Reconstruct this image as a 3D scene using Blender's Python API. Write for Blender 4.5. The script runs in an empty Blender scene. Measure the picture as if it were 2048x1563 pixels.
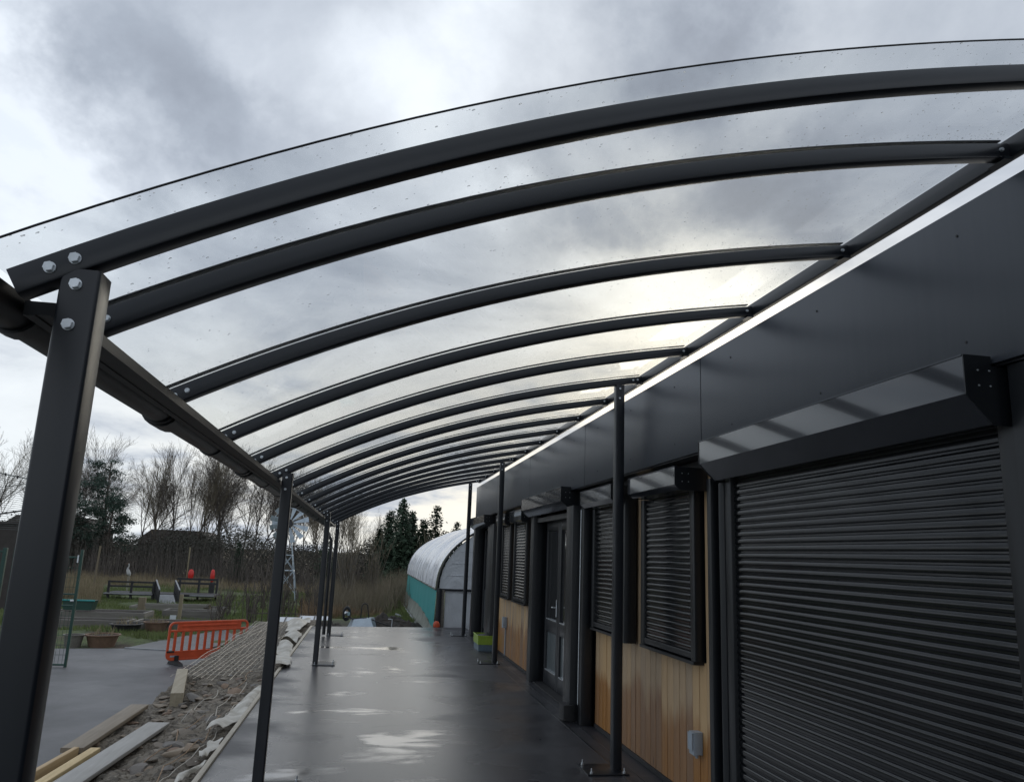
import bpy, math, random
import numpy as np
from mathutils import Vector, Matrix

# ------------------------------------------------------------------ camera, world, sun, exposure
scene = bpy.context.scene
COL = scene.collection
random.seed(7)
RNG = np.random.default_rng(11)


def setup_camera():
    pitch, yaw, roll, f = 0.211, 0.173, 0.039, 1548.0
    F = Vector((math.sin(yaw) * math.cos(pitch), math.cos(yaw) * math.cos(pitch), math.sin(pitch)))
    R = Vector((math.cos(yaw), -math.sin(yaw), 0))
    U = R.cross(F)
    R2 = math.cos(roll) * R + math.sin(roll) * U
    U2 = -math.sin(roll) * R + math.cos(roll) * U
    cam = bpy.data.cameras.new('camera')
    cam.sensor_width = 36.0
    cam.sensor_fit = 'HORIZONTAL'
    cam.lens = f / 2048 * 36
    cam.clip_start = 0.05
    cam.clip_end = 2000
    o = bpy.data.objects.new('camera', cam)
    m = Matrix(((R2.x, U2.x, -F.x, 0), (R2.y, U2.y, -F.y, 0), (R2.z, U2.z, -F.z, 1.7), (0, 0, 0, 1)))
    o.matrix_world = m
    COL.objects.link(o)
    scene.camera = o


SUN_DIR = Vector((0.385, 0.885, 0.262)).normalized()


class NT:
    """small helper round a node tree"""
    def __init__(self, tree):
        self.t = tree
        self.n = tree.nodes
        self.l = tree.links

    def add(self, typ, **kw):
        n = self.n.new(typ)
        for k, v in kw.items():
            setattr(n, k, v)
        return n

    def put(self, sock, v):
        if hasattr(v, 'is_output'):
            self.l.new(v, sock)
        elif v is not None:
            if hasattr(sock, 'default_value'):
                try:
                    sock.default_value = v
                except Exception:
                    sock.default_value = (*v, 1.0)

    def math(self, op, a, b=None, c=None, clamp=False):
        n = self.add('ShaderNodeMath', operation=op, use_clamp=clamp)
        self.put(n.inputs[0], a)
        if b is not None:
            self.put(n.inputs[1], b)
        if c is not None:
            self.put(n.inputs[2], c)
        return n.outputs[0]

    def vmath(self, op, a, b=None, out=0):
        n = self.add('ShaderNodeVectorMath', operation=op)
        self.put(n.inputs[0], a)
        if b is not None:
            self.put(n.inputs[1], b)
        return n.outputs['Value' if out == 'Value' else 0]

    def mix(self, fac, a, b):
        n = self.add('ShaderNodeMix', data_type='RGBA')
        self.put(n.inputs[0], fac)
        self.put(n.inputs[6], a if hasattr(a, 'is_output') else (*a[:3], 1))
        self.put(n.inputs[7], b if hasattr(b, 'is_output') else (*b[:3], 1))
        return n.outputs[2]

    def ramp(self, fac, stops, interp='LINEAR'):
        n = self.add('ShaderNodeValToRGB')
        n.color_ramp.interpolation = interp
        e = n.color_ramp.elements
        while len(e) < len(stops):
            e.new(0.5)
        for el, (p, c) in zip(e, stops):
            el.position = p
            el.color = (*c, 1) if len(c) == 3 else c
        self.put(n.inputs[0], fac)
        return n.outputs[0]

    def noise(self, vec, scale, detail=4, rough=0.5, dist=0.0, col=False):
        n = self.add('ShaderNodeTexNoise')
        self.put(n.inputs['Vector'], vec)
        n.inputs['Scale'].default_value = scale
        n.inputs['Detail'].default_value = detail
        n.inputs['Roughness'].default_value = rough
        n.inputs['Distortion'].default_value = dist
        return n.outputs['Color' if col else 0]

    def sstep(self, v, a, b):
        n = self.add('ShaderNodeMapRange', interpolation_type='SMOOTHSTEP')
        self.put(n.inputs[0], v)
        n.inputs[1].default_value = a
        n.inputs[2].default_value = b
        return n.outputs[0]


def setup_world():
    w = bpy.data.worlds.new('World')
    scene.world = w
    w.use_nodes = True
    g = NT(w.node_tree)
    g.n.clear()
    out = g.add('ShaderNodeOutputWorld')
    bg = g.add('ShaderNodeBackground')
    bg.inputs['Strength'].default_value = 0.1
    g.l.new(bg.outputs[0], out.inputs[0])
    sky = g.add('ShaderNodeTexSky', sky_type='NISHITA')
    sky.sun_disc = False
    sky.sun_elevation = math.asin(SUN_DIR.z)
    sky.sun_rotation = math.atan2(SUN_DIR.x, SUN_DIR.y)
    sky.air_density = 1.2
    sky.dust_density = 1.5
    d = g.add('ShaderNodeTexCoord').outputs['Generated']
    sep = g.add('ShaderNodeSeparateXYZ')
    g.l.new(d, sep.inputs[0])
    z = g.math('MAXIMUM', sep.outputs[2], 0.0)
    k = g.math('DIVIDE', 1.0, g.math('ADD', z, 0.16))
    comb = g.add('ShaderNodeCombineXYZ')
    g.l.new(g.math('MULTIPLY', sep.outputs[0], k), comb.inputs[0])
    g.l.new(g.math('MULTIPLY', sep.outputs[1], k), comb.inputs[1])
    p = comb.outputs[0]
    n1 = g.noise(p, 1.25, 10, 0.58, 0.35)
    n2 = g.noise(p, 0.55, 3, 0.5, 0.1)
    warp = g.noise(d, 5.0, 6, 0.6, 0.0, col=True)
    wv = g.vmath('MULTIPLY', g.vmath('SUBTRACT', warp, (0.5, 0.5, 0.5)), (0.30, 0.30, 0.30))
    dw = g.vmath('ADD', d, wv)
    v = g.math('ADD', g.math('MULTIPLY', n1, 0.72), g.math('MULTIPLY', n2, 0.28))
    v = g.math('ADD', g.math('MULTIPLY', g.math('SUBTRACT', v, 0.5), 2.1), 0.5)
    # the clouds of the day: direction, angular size, density (dark cloud negative, bright gap positive)
    for c, wdt, a in CLOUDS:
        c = Vector(c).normalized()
        dist = g.vmath('DISTANCE', dw, tuple(c), out='Value')
        q = g.math('DIVIDE', dist, wdt)
        e = g.math('POWER', 2.718, g.math('MULTIPLY', g.math('MULTIPLY', q, q), -1.0))
        v = g.math('MULTIPLY_ADD', e, a, v)
    cloud = g.ramp(v, [(0.0, (2.35, 2.65, 3.2)), (0.25, (3.1, 3.5, 4.15)), (0.48, (4.3, 4.75, 5.45)),
                       (0.66, (5.7, 6.2, 6.9)), (0.88, (7.4, 7.9, 8.5))])
    # thin places show a little of the blue sky behind
    cover = g.sstep(v, 0.72, 0.95)
    blue = g.vmath('MULTIPLY', sky.outputs[0], (1.0, 1.0, 1.0))
    cloud = g.mix(g.math('MULTIPLY', cover, 0.25), cloud, blue)
    # low sky: thinner, brighter, creamier towards the sun
    sdot = g.math('MAXIMUM', g.vmath('DOT_PRODUCT', d, tuple(SUN_DIR), out='Value'), 0.0)
    wide = g.math('POWER', sdot, 5.0)
    low = g.sstep(sep.outputs[2], 0.36, 0.06)
    lown = g.math('MULTIPLY', low, g.sstep(v, 0.25, 0.6))
    lowc = g.mix(wide, (6.4, 7.0, 7.5), (8.0, 7.25, 5.8))
    col = g.mix(g.math('MULTIPLY', lown, 0.88), cloud, lowc)
    # the sun behind the cloud
    g1 = g.math('MULTIPLY', g.math('POWER', sdot, 60.0), 0.6)
    g2 = g.math('MULTIPLY', g.math('POWER', sdot, 9.0), 0.11)
    glow = g.vmath('SCALE', (9.5, 8.0, 5.0))
    gn = glow.node
    g.l.new(g.math('ADD', g1, g2), gn.inputs['Scale'])
    dens = g.sstep(v, 0.05, 0.6)
    gg = g.vmath('SCALE', glow)
    g.l.new(g.math('MULTIPLY_ADD', dens, 0.75, 0.25), gg.node.inputs['Scale'])
    col = g.vmath('ADD', col, gg)
    g.l.new(col, bg.inputs['Color'])


CLOUDS = [
    ((-0.319, 0.802, 0.505), 0.070, -0.18), ((-0.259, 0.834, 0.487), 0.080, -0.2), ((-0.198, 0.863, 0.464), 0.070, -0.2),
    ((-0.131, 0.888, 0.441), 0.060, -0.15), ((0.296, 0.753, 0.587), 0.085, -0.38), ((0.350, 0.724, 0.595), 0.060, -0.20),
    ((0.277, 0.876, 0.394), 0.060, -0.28), ((0.193, 0.858, 0.476), 0.050, -0.15), ((0.407, 0.797, 0.447), 0.070, -0.26),
    ((0.478, 0.775, 0.413), 0.060, -0.20), ((-0.047, 0.943, 0.331), 0.060, -0.10), ((-0.392, 0.833, 0.390), 0.110, 0.50),
    ((-0.390, 0.772, 0.502), 0.060, 0.34), ((-0.183, 0.826, 0.532), 0.050, 0.14), ((0.025, 0.831, 0.556), 0.090, 0.16),
    ((0.164, 0.892, 0.421), 0.045, 0.20), ((0.062, 0.863, 0.501), 0.060, 0.10), ((0.301, 0.907, 0.294), 0.100, 0.20),
    ((-0.217, 0.969, 0.121), 0.050, 0.30), ((-0.354, 0.930, 0.096), 0.080, 0.22), ((-0.278, 0.959, 0.052), 0.050, -0.06),
]


def setup_sun():
    li = bpy.data.lights.new('sun', 'SUN')
    li.energy = 0.5
    li.angle = math.radians(20)
    li.color = (1.0, 0.93, 0.80)
    li.cycles.use_multiple_importance_sampling = False
    o = bpy.data.objects.new('sun', li)
    o.rotation_euler = SUN_DIR.to_track_quat('Z', 'Y').to_euler()
    o.location = (10, 20, 30)
    COL.objects.link(o)


setup_camera()
setup_world()
setup_sun()
vs = scene.view_settings
vs.view_transform = 'Standard'
vs.look = 'None'
vs.gamma = 1
vs.exposure = 0.45
vs.use_curve_mapping = False
try:
    scene.cycles.transparent_max_bounces = 64
    scene.cycles.max_bounces = 10
except Exception:
    pass

# ------------------------------------------------------------------ object helpers
WORLD_M = {}


def new_mesh(name, V, Fc, mat=None, sharp=35, smooth=True):
    me = bpy.data.meshes.new(name)
    me.from_pydata(V, [], Fc)
    if mat:
        me.materials.append(mat)
    if smooth:
        me.shade_smooth()
        try:
            me.set_sharp_from_angle(angle=math.radians(sharp))
        except Exception:
            pass
    me.update()
    return me


def thing(name, label, cat, loc=(0, 0, 0), rz=0.0, group=None):
    o = bpy.data.objects.new(name, None)
    o.empty_display_size = 0.2
    COL.objects.link(o)
    o.location = loc
    o.rotation_euler = (0, 0, rz)
    o['label'] = label
    o['category'] = cat
    if group:
        o['group'] = group
    WORLD_M[o.name] = Matrix.Translation(loc) @ Matrix.Rotation(rz, 4, 'Z')
    return o


def tag(o, label, cat, group=None):
    o['label'] = label
    o['category'] = cat
    if group:
        o['group'] = group
    return o


def struct(o, kind='structure', label=None, cat=None):
    o['kind'] = kind
    if label:
        o['label'] = label
    if cat:
        o['category'] = cat
    return o


def part(name, src, mat, parent=None, at=None, local=False, kind=None, sharp=35):
    """one mesh object; src is an MB in world coordinates (local=True: in its parent's)"""
    me = src if isinstance(src, bpy.types.Mesh) else src.mesh(name, mat, sharp)
    o = bpy.data.objects.new(name, me)
    COL.objects.link(o)
    L = at if isinstance(at, Matrix) else Matrix.Translation(at or (0, 0, 0))
    o.matrix_basis = L
    WORLD_M[o.name] = L
    if parent is not None:
        o.parent = parent
        if local:
            WORLD_M[o.name] = WORLD_M[parent.name] @ L
        else:
            o.matrix_parent_inverse = WORLD_M[parent.name].inverted()
    if kind:
        o['kind'] = kind
    return o


def copy_tree(o, parent=None):
    c = o.copy()
    COL.objects.link(c)
    if parent is not None:
        c.parent = parent
        c.matrix_parent_inverse = o.matrix_parent_inverse.copy()
    for ch in list(o.children):
        copy_tree(ch, c)
    return c


def rrect(w, h, r=0.006, n=3):
    """rounded rectangle profile, counter clockwise"""
    pts = []
    for cx, cy, a0 in ((w / 2 - r, h / 2 - r, 0), (-w / 2 + r, h / 2 - r, 90), (-w / 2 + r, -h / 2 + r, 180), (w / 2 - r, -h / 2 + r, 270)):
        for i in range(n):
            a = math.radians(a0 + 90 * i / (n - 1))
            pts.append((cx + r * math.cos(a), cy + r * math.sin(a)))
    return pts


class MB:
    def __init__(self):
        self.v = []
        self.f = []

    def mesh(self, name, mat, sharp=35):
        return new_mesh(name, self.v, self.f, mat, sharp)

    def poly(self, pts):
        b = len(self.v)
        self.v.extend([tuple(p) for p in pts])
        self.f.append(tuple(range(b, b + len(pts))))
        return self

    def box(self, x0, x1, y0, y1, z0, z1):
        b = len(self.v)
        self.v.extend([(x0, y0, z0), (x1, y0, z0), (x1, y1, z0), (x0, y1, z0), (x0, y0, z1), (x1, y0, z1), (x1, y1, z1), (x0, y1, z1)])
        for q in ((0, 3, 2, 1), (4, 5, 6, 7), (0, 1, 5, 4), (1, 2, 6, 5), (2, 3, 7, 6), (3, 0, 4, 7)):
            self.f.append(tuple(b + i for i in q))
        return self

    def sweep(self, prof, path, frames, caps=True):
        """closed profile (u,v) carried along path with frames (a,b)"""
        n = len(prof)
        b = len(self.v)
        for P, (a, c) in zip(path, frames):
            P = Vector(P)
            for u, w in prof:
                self.v.append(tuple(P + Vector(a) * u + Vector(c) * w))
        for i in range(len(path) - 1):
            for j in range(n):
                k = (j + 1) % n
                self.f.append((b + i * n + j, b + i * n + k, b + (i + 1) * n + k, b + (i + 1) * n + j))
        if caps:
            self.f.append(tuple(b + j for j in reversed(range(n))))
            e = b + (len(path) - 1) * n
            self.f.append(tuple(e + j for j in range(n)))
        return self

    def rbar(self, p0, p1, w, h, up=(0, 0, 1), r=0.006):
        """rounded rectangular bar between two points; w across, h along up"""
        p0, p1 = Vector(p0), Vector(p1)
        t = (p1 - p0).normalized()
        up = Vector(up)
        if abs(t.dot(up)) > 0.99:
            up = Vector((0, 1, 0))
        a = t.cross(up).normalized()
        c = a.cross(t).normalized()
        return self.sweep(rrect(w, h, r), [p0, p1], [(a, c)] * 2)

    def tube(self, path, r, n=6, caps=True):
        path = [Vector(p) for p in path]
        rs = r if isinstance(r, (list, tuple)) else [r] * len(path)
        b = len(self.v)
        a = None
        for i, P in enumerate(path):
            t = (path[min(i + 1, len(path) - 1)] - path[max(i - 1, 0)])
            t = t.normalized() if t.length > 1e-9 else Vector((0, 0, 1))
            if a is None:
                ref = Vector((0, 0, 1)) if abs(t.z) < 0.9 else Vector((1, 0, 0))
                a = t.cross(ref).normalized()
            else:
                a = (a - t * a.dot(t))
                a = a.normalized() if a.length > 1e-6 else t.orthogonal().normalized()
            c = t.cross(a)
            for j in range(n):
                th = 2 * math.pi * j / n
                self.v.append(tuple(P + (a * math.cos(th) + c * math.sin(th)) * rs[i]))
        for i in range(len(path) - 1):
            for j in range(n):
                k = (j + 1) % n
                self.f.append((b + i * n + j, b + i * n + k, b + (i + 1) * n + k, b + (i + 1) * n + j))
        if caps:
            self.f.append(tuple(b + j for j in reversed(range(n))))
            e = b + (len(path) - 1) * n
            self.f.append(tuple(e + j for j in range(n)))
        return self

    def prism(self, pts2, axis, c0, c1):
        """2-D outline extruded along an axis ('x': pts (y,z); 'y': pts (x,z); 'z': pts (x,y))"""
        f = {'x': lambda u, w, c: (c, u, w), 'y': lambda u, w, c: (u, c, w), 'z': lambda u, w, c: (u, w, c)}[axis]
        n = len(pts2)
        b = len(self.v)
        self.v.extend([f(u, w, c0) for u, w in pts2])
        self.v.extend([f(u, w, c1) for u, w in pts2])
        for j in range(n):
            k = (j + 1) % n
            self.f.append((b + j, b + k, b + n + k, b + n + j))
        self.f.append(tuple(b + j for j in reversed(range(n))))
        self.f.append(tuple(b + n + j for j in range(n)))
        return self

    def grid(self, fn, nu, nv):
        b = len(self.v)
        for i in range(nu + 1):
            for j in range(nv + 1):
                self.v.append(tuple(fn(i / nu, j / nv)))
        for i in range(nu):
            for j in range(nv):
                a = b + i * (nv + 1) + j
                self.f.append((a, a + nv + 1, a + nv + 2, a + 1))
        return self


def hexbolt(r=0.011, h=0.009):
    """bolt with washer whose head points to -Y, at the origin"""
    m = MB()
    m.prism([(1.12 * r * math.cos(a * math.pi / 8), 1.12 * r * math.sin(a * math.pi / 8)) for a in range(16)], 'y', 0, -0.0025)
    hx = [(r * math.cos(0.3 + a * math.pi / 3), r * math.sin(0.3 + a * math.pi / 3)) for a in range(6)]
    m.prism(hx, 'y', -0.0025, -h)
    m.prism([(u * 0.9, w * 0.9) for u, w in hx], 'y', -h, -h - 0.001)
    return m


# ------------------------------------------------------------------ materials
def mat_base(name):
    m = bpy.data.materials.new(name)
    m.use_nodes = True
    g = NT(m.node_tree)
    b = g.n['Principled BSDF']
    return m, g, b


def coords(g, scale=(1, 1, 1), obj=False):
    if obj:
        v = g.add('ShaderNodeTexCoord').outputs['Object']
    else:
        v = g.add('ShaderNodeNewGeometry').outputs['Position']
    if scale != (1, 1, 1):
        v = g.vmath('MULTIPLY', v, scale)
    return v


def bump(g, b, h, strength=0.3, dist=0.01):
    n = g.add('ShaderNodeBump')
    n.inputs['Strength'].default_value = strength
    n.inputs['Distance'].default_value = dist
    g.put(n.inputs['Height'], h)
    g.l.new(n.outputs[0], b.inputs['Normal'])
    return n


def M_simple(name, c, rough=0.5, var=0.25, scale=8, metallic=0.0, stretch=(1, 1, 1), rvar=0.0, bmp=0.0, bscale=60, spec=0.5, obj=False, c2=None):
    m, g, b = mat_base(name)
    v = coords(g, stretch, obj)
    n = g.noise(v, scale, 5, 0.6)
    lo = tuple(x * (1 - var) for x in c)
    hi = tuple(min(1, x * (1 + var)) for x in c) if c2 is None else c2
    g.l.new(g.ramp(n, [(0.3, lo), (0.7, hi)]), b.inputs['Base Color'])
    b.inputs['Metallic'].default_value = metallic
    b.inputs['Specular IOR Level'].default_value = spec
    if rvar:
        n2 = g.noise(v, scale * 0.6, 4, 0.6)
        g.l.new(g.math('MULTIPLY_ADD', n2, 2 * rvar, rough - rvar), b.inputs['Roughness'])
    else:
        b.inputs['Roughness'].default_value = rough
    if bmp:
        bump(g, b, g.noise(v, bscale, 4, 0.6), bmp, 0.004)
    return m


def M_wood(name, c, c2, rough=0.6, axis='y', grain=40, var_obj=True, bmp=0.3):
    m, g, b = mat_base(name)
    st = {'x': (0.06, 1, 1), 'y': (1, 0.06, 1), 'z': (1, 1, 0.06)}[axis]
    v = coords(g, st)
    n = g.noise(v, grain, 6, 0.6, 0.6)
    n3 = g.noise(coords(g), 2.3, 4, 0.6)
    col = g.ramp(n, [(0.3, c), (0.7, c2)])
    col = g.mix(g.math('MULTIPLY', n3, 0.45), col, tuple(x * 0.55 for x in c))
    if var_obj:
        rnd = g.add('ShaderNodeObjectInfo').outputs['Random']
        hsv = g.add('ShaderNodeHueSaturation')
        g.l.new(col, hsv.inputs['Color'])
        g.l.new(g.math('MULTIPLY_ADD', rnd, 0.5, 0.75), hsv.inputs['Value'])
        g.l.new(g.math('MULTIPLY_ADD', rnd, 0.02, 0.49), hsv.inputs['Hue'])
        col = hsv.outputs[0]
    g.l.new(col, b.inputs['Base Color'])
    b.inputs['Roughness'].default_value = rough
    bump(g, b, n, bmp, 0.003)
    return m


def M_cladding():
    """cedar boards, weathered grey-brown above and darker, wetter orange where rain splashes up"""
    m, g, b = mat_base('cedar_cladding')
    v = coords(g, (1, 1, 0.05))
    n = g.noise(v, 45, 6, 0.6, 0.8)
    rnd = g.add('ShaderNodeObjectInfo').outputs['Random']
    pos = coords(g)
    sep = g.add('ShaderNodeSeparateXYZ')
    g.l.new(pos, sep.inputs[0])
    dry = g.ramp(n, [(0.25, (0.39, 0.265, 0.148)), (0.75, (0.47, 0.335, 0.20))])
    wet = g.ramp(n, [(0.25, (0.235, 0.115, 0.045)), (0.75, (0.33, 0.175, 0.075))])
    hgt = g.math('ADD', sep.outputs[2], g.math('MULTIPLY', g.math('SUBTRACT', g.noise(coords(g, (1, 1, 0.3)), 3.2, 4, 0.6), 0.5), 0.75))
    hgt = g.math('ADD', hgt, g.math('MULTIPLY', g.math('SUBTRACT', rnd, 0.5), 0.18))
    f = g.sstep(hgt, 0.66, 0.46)
    col = g.mix(f, dry, wet)
    kn = g.add('ShaderNodeTexVoronoi')
    g.l.new(coords(g, (3.0, 5.0, 1.6)), kn.inputs['Vector'])
    kn.inputs['Scale'].default_value = 1.0
    col = g.mix(g.sstep(kn.outputs['Distance'], 0.09, 0.03), col, (0.10, 0.045, 0.02))
    hsv = g.add('ShaderNodeHueSaturation')
    g.l.new(col, hsv.inputs['Color'])
    g.l.new(g.math('MULTIPLY_ADD', rnd, 0.36, 0.84), hsv.inputs['Value'])
    g.l.new(g.math('MULTIPLY_ADD', rnd, 0.3, 0.85), hsv.inputs['Saturation'])
    g.l.new(hsv.outputs[0], b.inputs['Base Color'])
    g.l.new(g.math('MULTIPLY_ADD', f, -0.2, 0.62), b.inputs['Roughness'])
    bump(g, b, n, 0.25, 0.003)
    return m


def M_paint(name, c, rough=0.3, coat=0.0, speck=0.0, wave=0.0):
    m, g, b = mat_base(name)
    v = coords(g)
    n = g.noise(v, 3.0, 5, 0.6)
    g.l.new(g.ramp(n, [(0.3, tuple(x * 0.85 for x in c)), (0.7, tuple(x * 1.15 for x in c))]), b.inputs['Base Color'])
    n2 = g.noise(v, 14, 5, 0.65)
    g.l.new(g.math('MULTIPLY_ADD', n2, 0.07, rough - 0.035), b.inputs['Roughness'])
    b.inputs['Coat Weight'].default_value = coat
    b.inputs['Coat Roughness'].default_value = 0.05
    if wave:
        bump(g, b, g.noise(v, 1.6, 2, 0.4), wave, 0.05)
    elif speck:
        bump(g, b, g.noise(v, 400, 2, 0.5), speck, 0.001)
    return m


def M_fascia():
    m, g, b = mat_base('anthracite_fascia')
    n = g.noise(coords(g, (3.0, 3.0, 0.25)), 6, 5, 0.6)
    n2 = g.noise(coords(g), 1.1, 4, 0.6)
    c = g.ramp(g.math('MULTIPLY_ADD', n, 0.5, g.math('MULTIPLY', n2, 0.5)), [(0.35, (0.046, 0.052, 0.063)), (0.65, (0.060, 0.067, 0.079))])
    g.l.new(c, b.inputs['Base Color'])
    g.l.new(g.math('MULTIPLY_ADD', n, 0.08, 0.30), b.inputs['Roughness'])
    b.inputs['Specular IOR Level'].default_value = 0.45
    bump(g, b, g.noise(coords(g), 0.9, 2, 0.4), 0.02, 0.05)
    return m


def M_slat():
    m, g, b = mat_base('shutter_slat')
    n = g.noise(coords(g, (1, 0.5, 1)), 3.5, 5, 0.65)
    drip = g.noise(coords(g, (1, 9, 0.4)), 2.2, 4, 0.6)
    c = g.ramp(g.math('MULTIPLY_ADD', drip, 0.6, g.math('MULTIPLY', n, 0.4)), [(0.35, (0.003, 0.0038, 0.005)), (0.7, (0.007, 0.008, 0.0095))])
    g.l.new(c, b.inputs['Base Color'])
    g.l.new(g.math('MULTIPLY_ADD', drip, 0.04, 0.12), b.inputs['Roughness'])
    b.inputs['Specular IOR Level'].default_value = 0.5
    return m


def M_wet_asphalt():
    m, g, b = mat_base('wet_asphalt')
    v = coords(g)
    fine = g.noise(v, 110, 4, 0.75)
    mid = g.noise(v, 2.2, 6, 0.6)
    n_p = g.noise(coords(g, (0.62, 1.0, 1)), 1.05, 4, 0.5, 0.6)
    n_b = g.noise(coords(g, (0.4, 1.2, 1)), 2.6, 5, 0.6, 0.4)
    sep = g.add('ShaderNodeSeparateXYZ')
    g.l.new(v, sep.inputs[0])
    # water stands in the middle of the strip; the strip dries under the wall
    cen = g.math('MULTIPLY', g.sstep(sep.outputs[0], 2.2, 0.5), g.sstep(sep.outputs[0], -1.2, -0.6))
    pud = g.math('ADD', g.math('MULTIPLY_ADD', n_b, 0.36, g.math('MULTIPLY', n_p, 0.66)), g.math('MULTIPLY_ADD', cen, 0.15, -0.13))
    wet = g.sstep(pud, 0.585, 0.675)
    damp = g.sstep(g.math('ADD', n_p, g.math('MULTIPLY_ADD', cen, 0.25, -0.08)), 0.34, 0.60)
    dry = g.ramp(mid, [(0.3, (0.028, 0.028, 0.032)), (0.7, (0.047, 0.047, 0.052))])
    spk = g.sstep(fine, 0.58, 0.72)
    dry = g.mix(g.math('MULTIPLY', spk, 0.6), dry, (0.12, 0.12, 0.125))
    g.l.new(g.mix(damp, dry, (0.022, 0.022, 0.027)), b.inputs['Base Color'])
    r = g.math('MULTIPLY_ADD', damp, -0.21, 0.46)
    r = g.math('MULTIPLY', r, g.math('MULTIPLY_ADD', wet, -0.5, 1.0))
    g.l.new(r, b.inputs['Roughness'])
    b.inputs['IOR'].default_value = 1.5
    bn = bump(g, b, fine, 0.5, 0.004)
    g.l.new(g.math('MULTIPLY_ADD', wet, -0.30, 0.34), bn.inputs['Strength'])
    # the film of water lies over it
    g.l.new(g.math('MULTIPLY_ADD', wet, 0.5, g.math('MULTIPLY', damp, 0.45)), b.inputs['Coat Weight'])
    b.inputs['Coat IOR'].default_value = 1.33
    g.l.new(g.math('MULTIPLY_ADD', wet, -0.235, 0.28), b.inputs['Coat Roughness'])
    return m


def M_tarmac():
    m, g, b = mat_base('tarmac')
    v = coords(g)
    fine = g.noise(v, 90, 4, 0.7)
    mid = g.noise(v, 0.7, 6, 0.62, 0.3)
    col = g.ramp(mid, [(0.3, (0.068, 0.069, 0.073)), (0.7, (0.108, 0.108, 0.113))])
    col = g.mix(g.math('MULTIPLY', g.sstep(fine, 0.55, 0.75), 0.4), col, (0.16, 0.16, 0.165))
    g.l.new(col, b.inputs['Base Color'])
    g.l.new(g.math('MULTIPLY_ADD', mid, -0.35, 0.66), b.inputs['Roughness'])
    bump(g, b, fine, 0.4, 0.005)
    return m


def M_ground():
    m, g, b = mat_base('field')
    v = coords(g)
    sep = g.add('ShaderNodeSeparateXYZ')
    g.l.new(v, sep.inputs[0])
    n1 = g.noise(v, 0.45, 6, 0.62, 0.4)
    n2 = g.noise(v, 6, 6, 0.65)
    grass = g.ramp(n2, [(0.3, (0.045, 0.072, 0.020)), (0.7, (0.105, 0.135, 0.045))])
    earth = g.ramp(n2, [(0.3, (0.030, 0.023, 0.016)), (0.7, (0.085, 0.066, 0.044))])
    straw = g.ramp(n2, [(0.3, (0.09, 0.072, 0.042)), (0.7, (0.19, 0.155, 0.095))])
    col = g.mix(g.sstep(n1, 0.50, 0.62), grass, earth)
    far = g.sstep(g.math('MULTIPLY_ADD', n1, 9.0, sep.outputs[1]), 51, 58)
    col = g.mix(far, col, straw)
    soil = g.math('MULTIPLY', g.sstep(sep.outputs[0], -2.2, -0.8), g.sstep(g.math('MULTIPLY_ADD', n1, 7.0, sep.outputs[1]), 29.5, 25.5))
    col = g.mix(soil, col, g.ramp(n2, [(0.3, (0.014, 0.011, 0.009)), (0.7, (0.045, 0.036, 0.028))]))
    g.l.new(col, b.inputs['Base Color'])
    b.inputs['Roughness'].default_value = 0.9
    bump(g, b, g.math('ADD', n2, g.noise(v, 40, 4, 0.7)), 0.8, 0.05)
    return m


def M_rubble():
    m, g, b = mat_base('rubble_earth')
    v = coords(g)
    n1 = g.noise(v, 5, 6, 0.65, 0.5)
    n2 = g.noise(v, 38, 5, 0.7)
    vo = g.add('ShaderNodeTexVoronoi')
    g.l.new(v, vo.inputs['Vector'])
    vo.inputs['Scale'].default_value = 14
    c1 = g.ramp(n1, [(0.25, (0.10, 0.082, 0.060)), (0.5, (0.19, 0.16, 0.122)), (0.75, (0.27, 0.24, 0.195))])
    c2 = g.mix(g.math('MULTIPLY', g.sstep(n2, 0.45, 0.65), 0.5), c1, (0.24, 0.22, 0.19))
    c2 = g.mix(g.math('MULTIPLY', g.sstep(vo.outputs['Distance'], 0.45, 0.75), 0.6), c2, (0.04, 0.035, 0.028))
    g.l.new(c2, b.inputs['Base Color'])
    b.inputs['Roughness'].default_value = 0.85
    bump(g, b, g.math('ADD', n2, g.math('MULTIPLY', vo.outputs['Distance'], -0.8)), 0.9, 0.03)
    return m


def M_stone():
    m, g, b = mat_base('stone')
    rnd = g.add('ShaderNodeObjectInfo').outputs['Random']
    v = coords(g)
    n = g.noise(v, 22, 5, 0.65)
    base = g.ramp(rnd, [(0.0, (0.26, 0.20, 0.14)), (0.3, (0.20, 0.19, 0.18)), (0.55, (0.33, 0.27, 0.20)), (0.8, (0.27, 0.17, 0.11)), (1.0, (0.24, 0.24, 0.235))])
    g.l.new(g.mix(g.math('MULTIPLY', n, 0.6), base, (0.07, 0.06, 0.05)), b.inputs['Base Color'])
    b.inputs['Roughness'].default_value = 0.75
    bump(g, b, n, 0.6, 0.01)
    return m


def M_leaf(name, c, c2, scale=1.2, trans=0.25):
    m, g, b = mat_base(name)
    v = coords(g)
    n = g.noise(v, scale, 4, 0.6)
    g.l.new(g.ramp(n, [(0.3, c), (0.7, c2)]), b.inputs['Base Color'])
    b.inputs['Roughness'].default_value = 0.7
    b.inputs['Specular IOR Level'].default_value = 0.25
    return m


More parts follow.
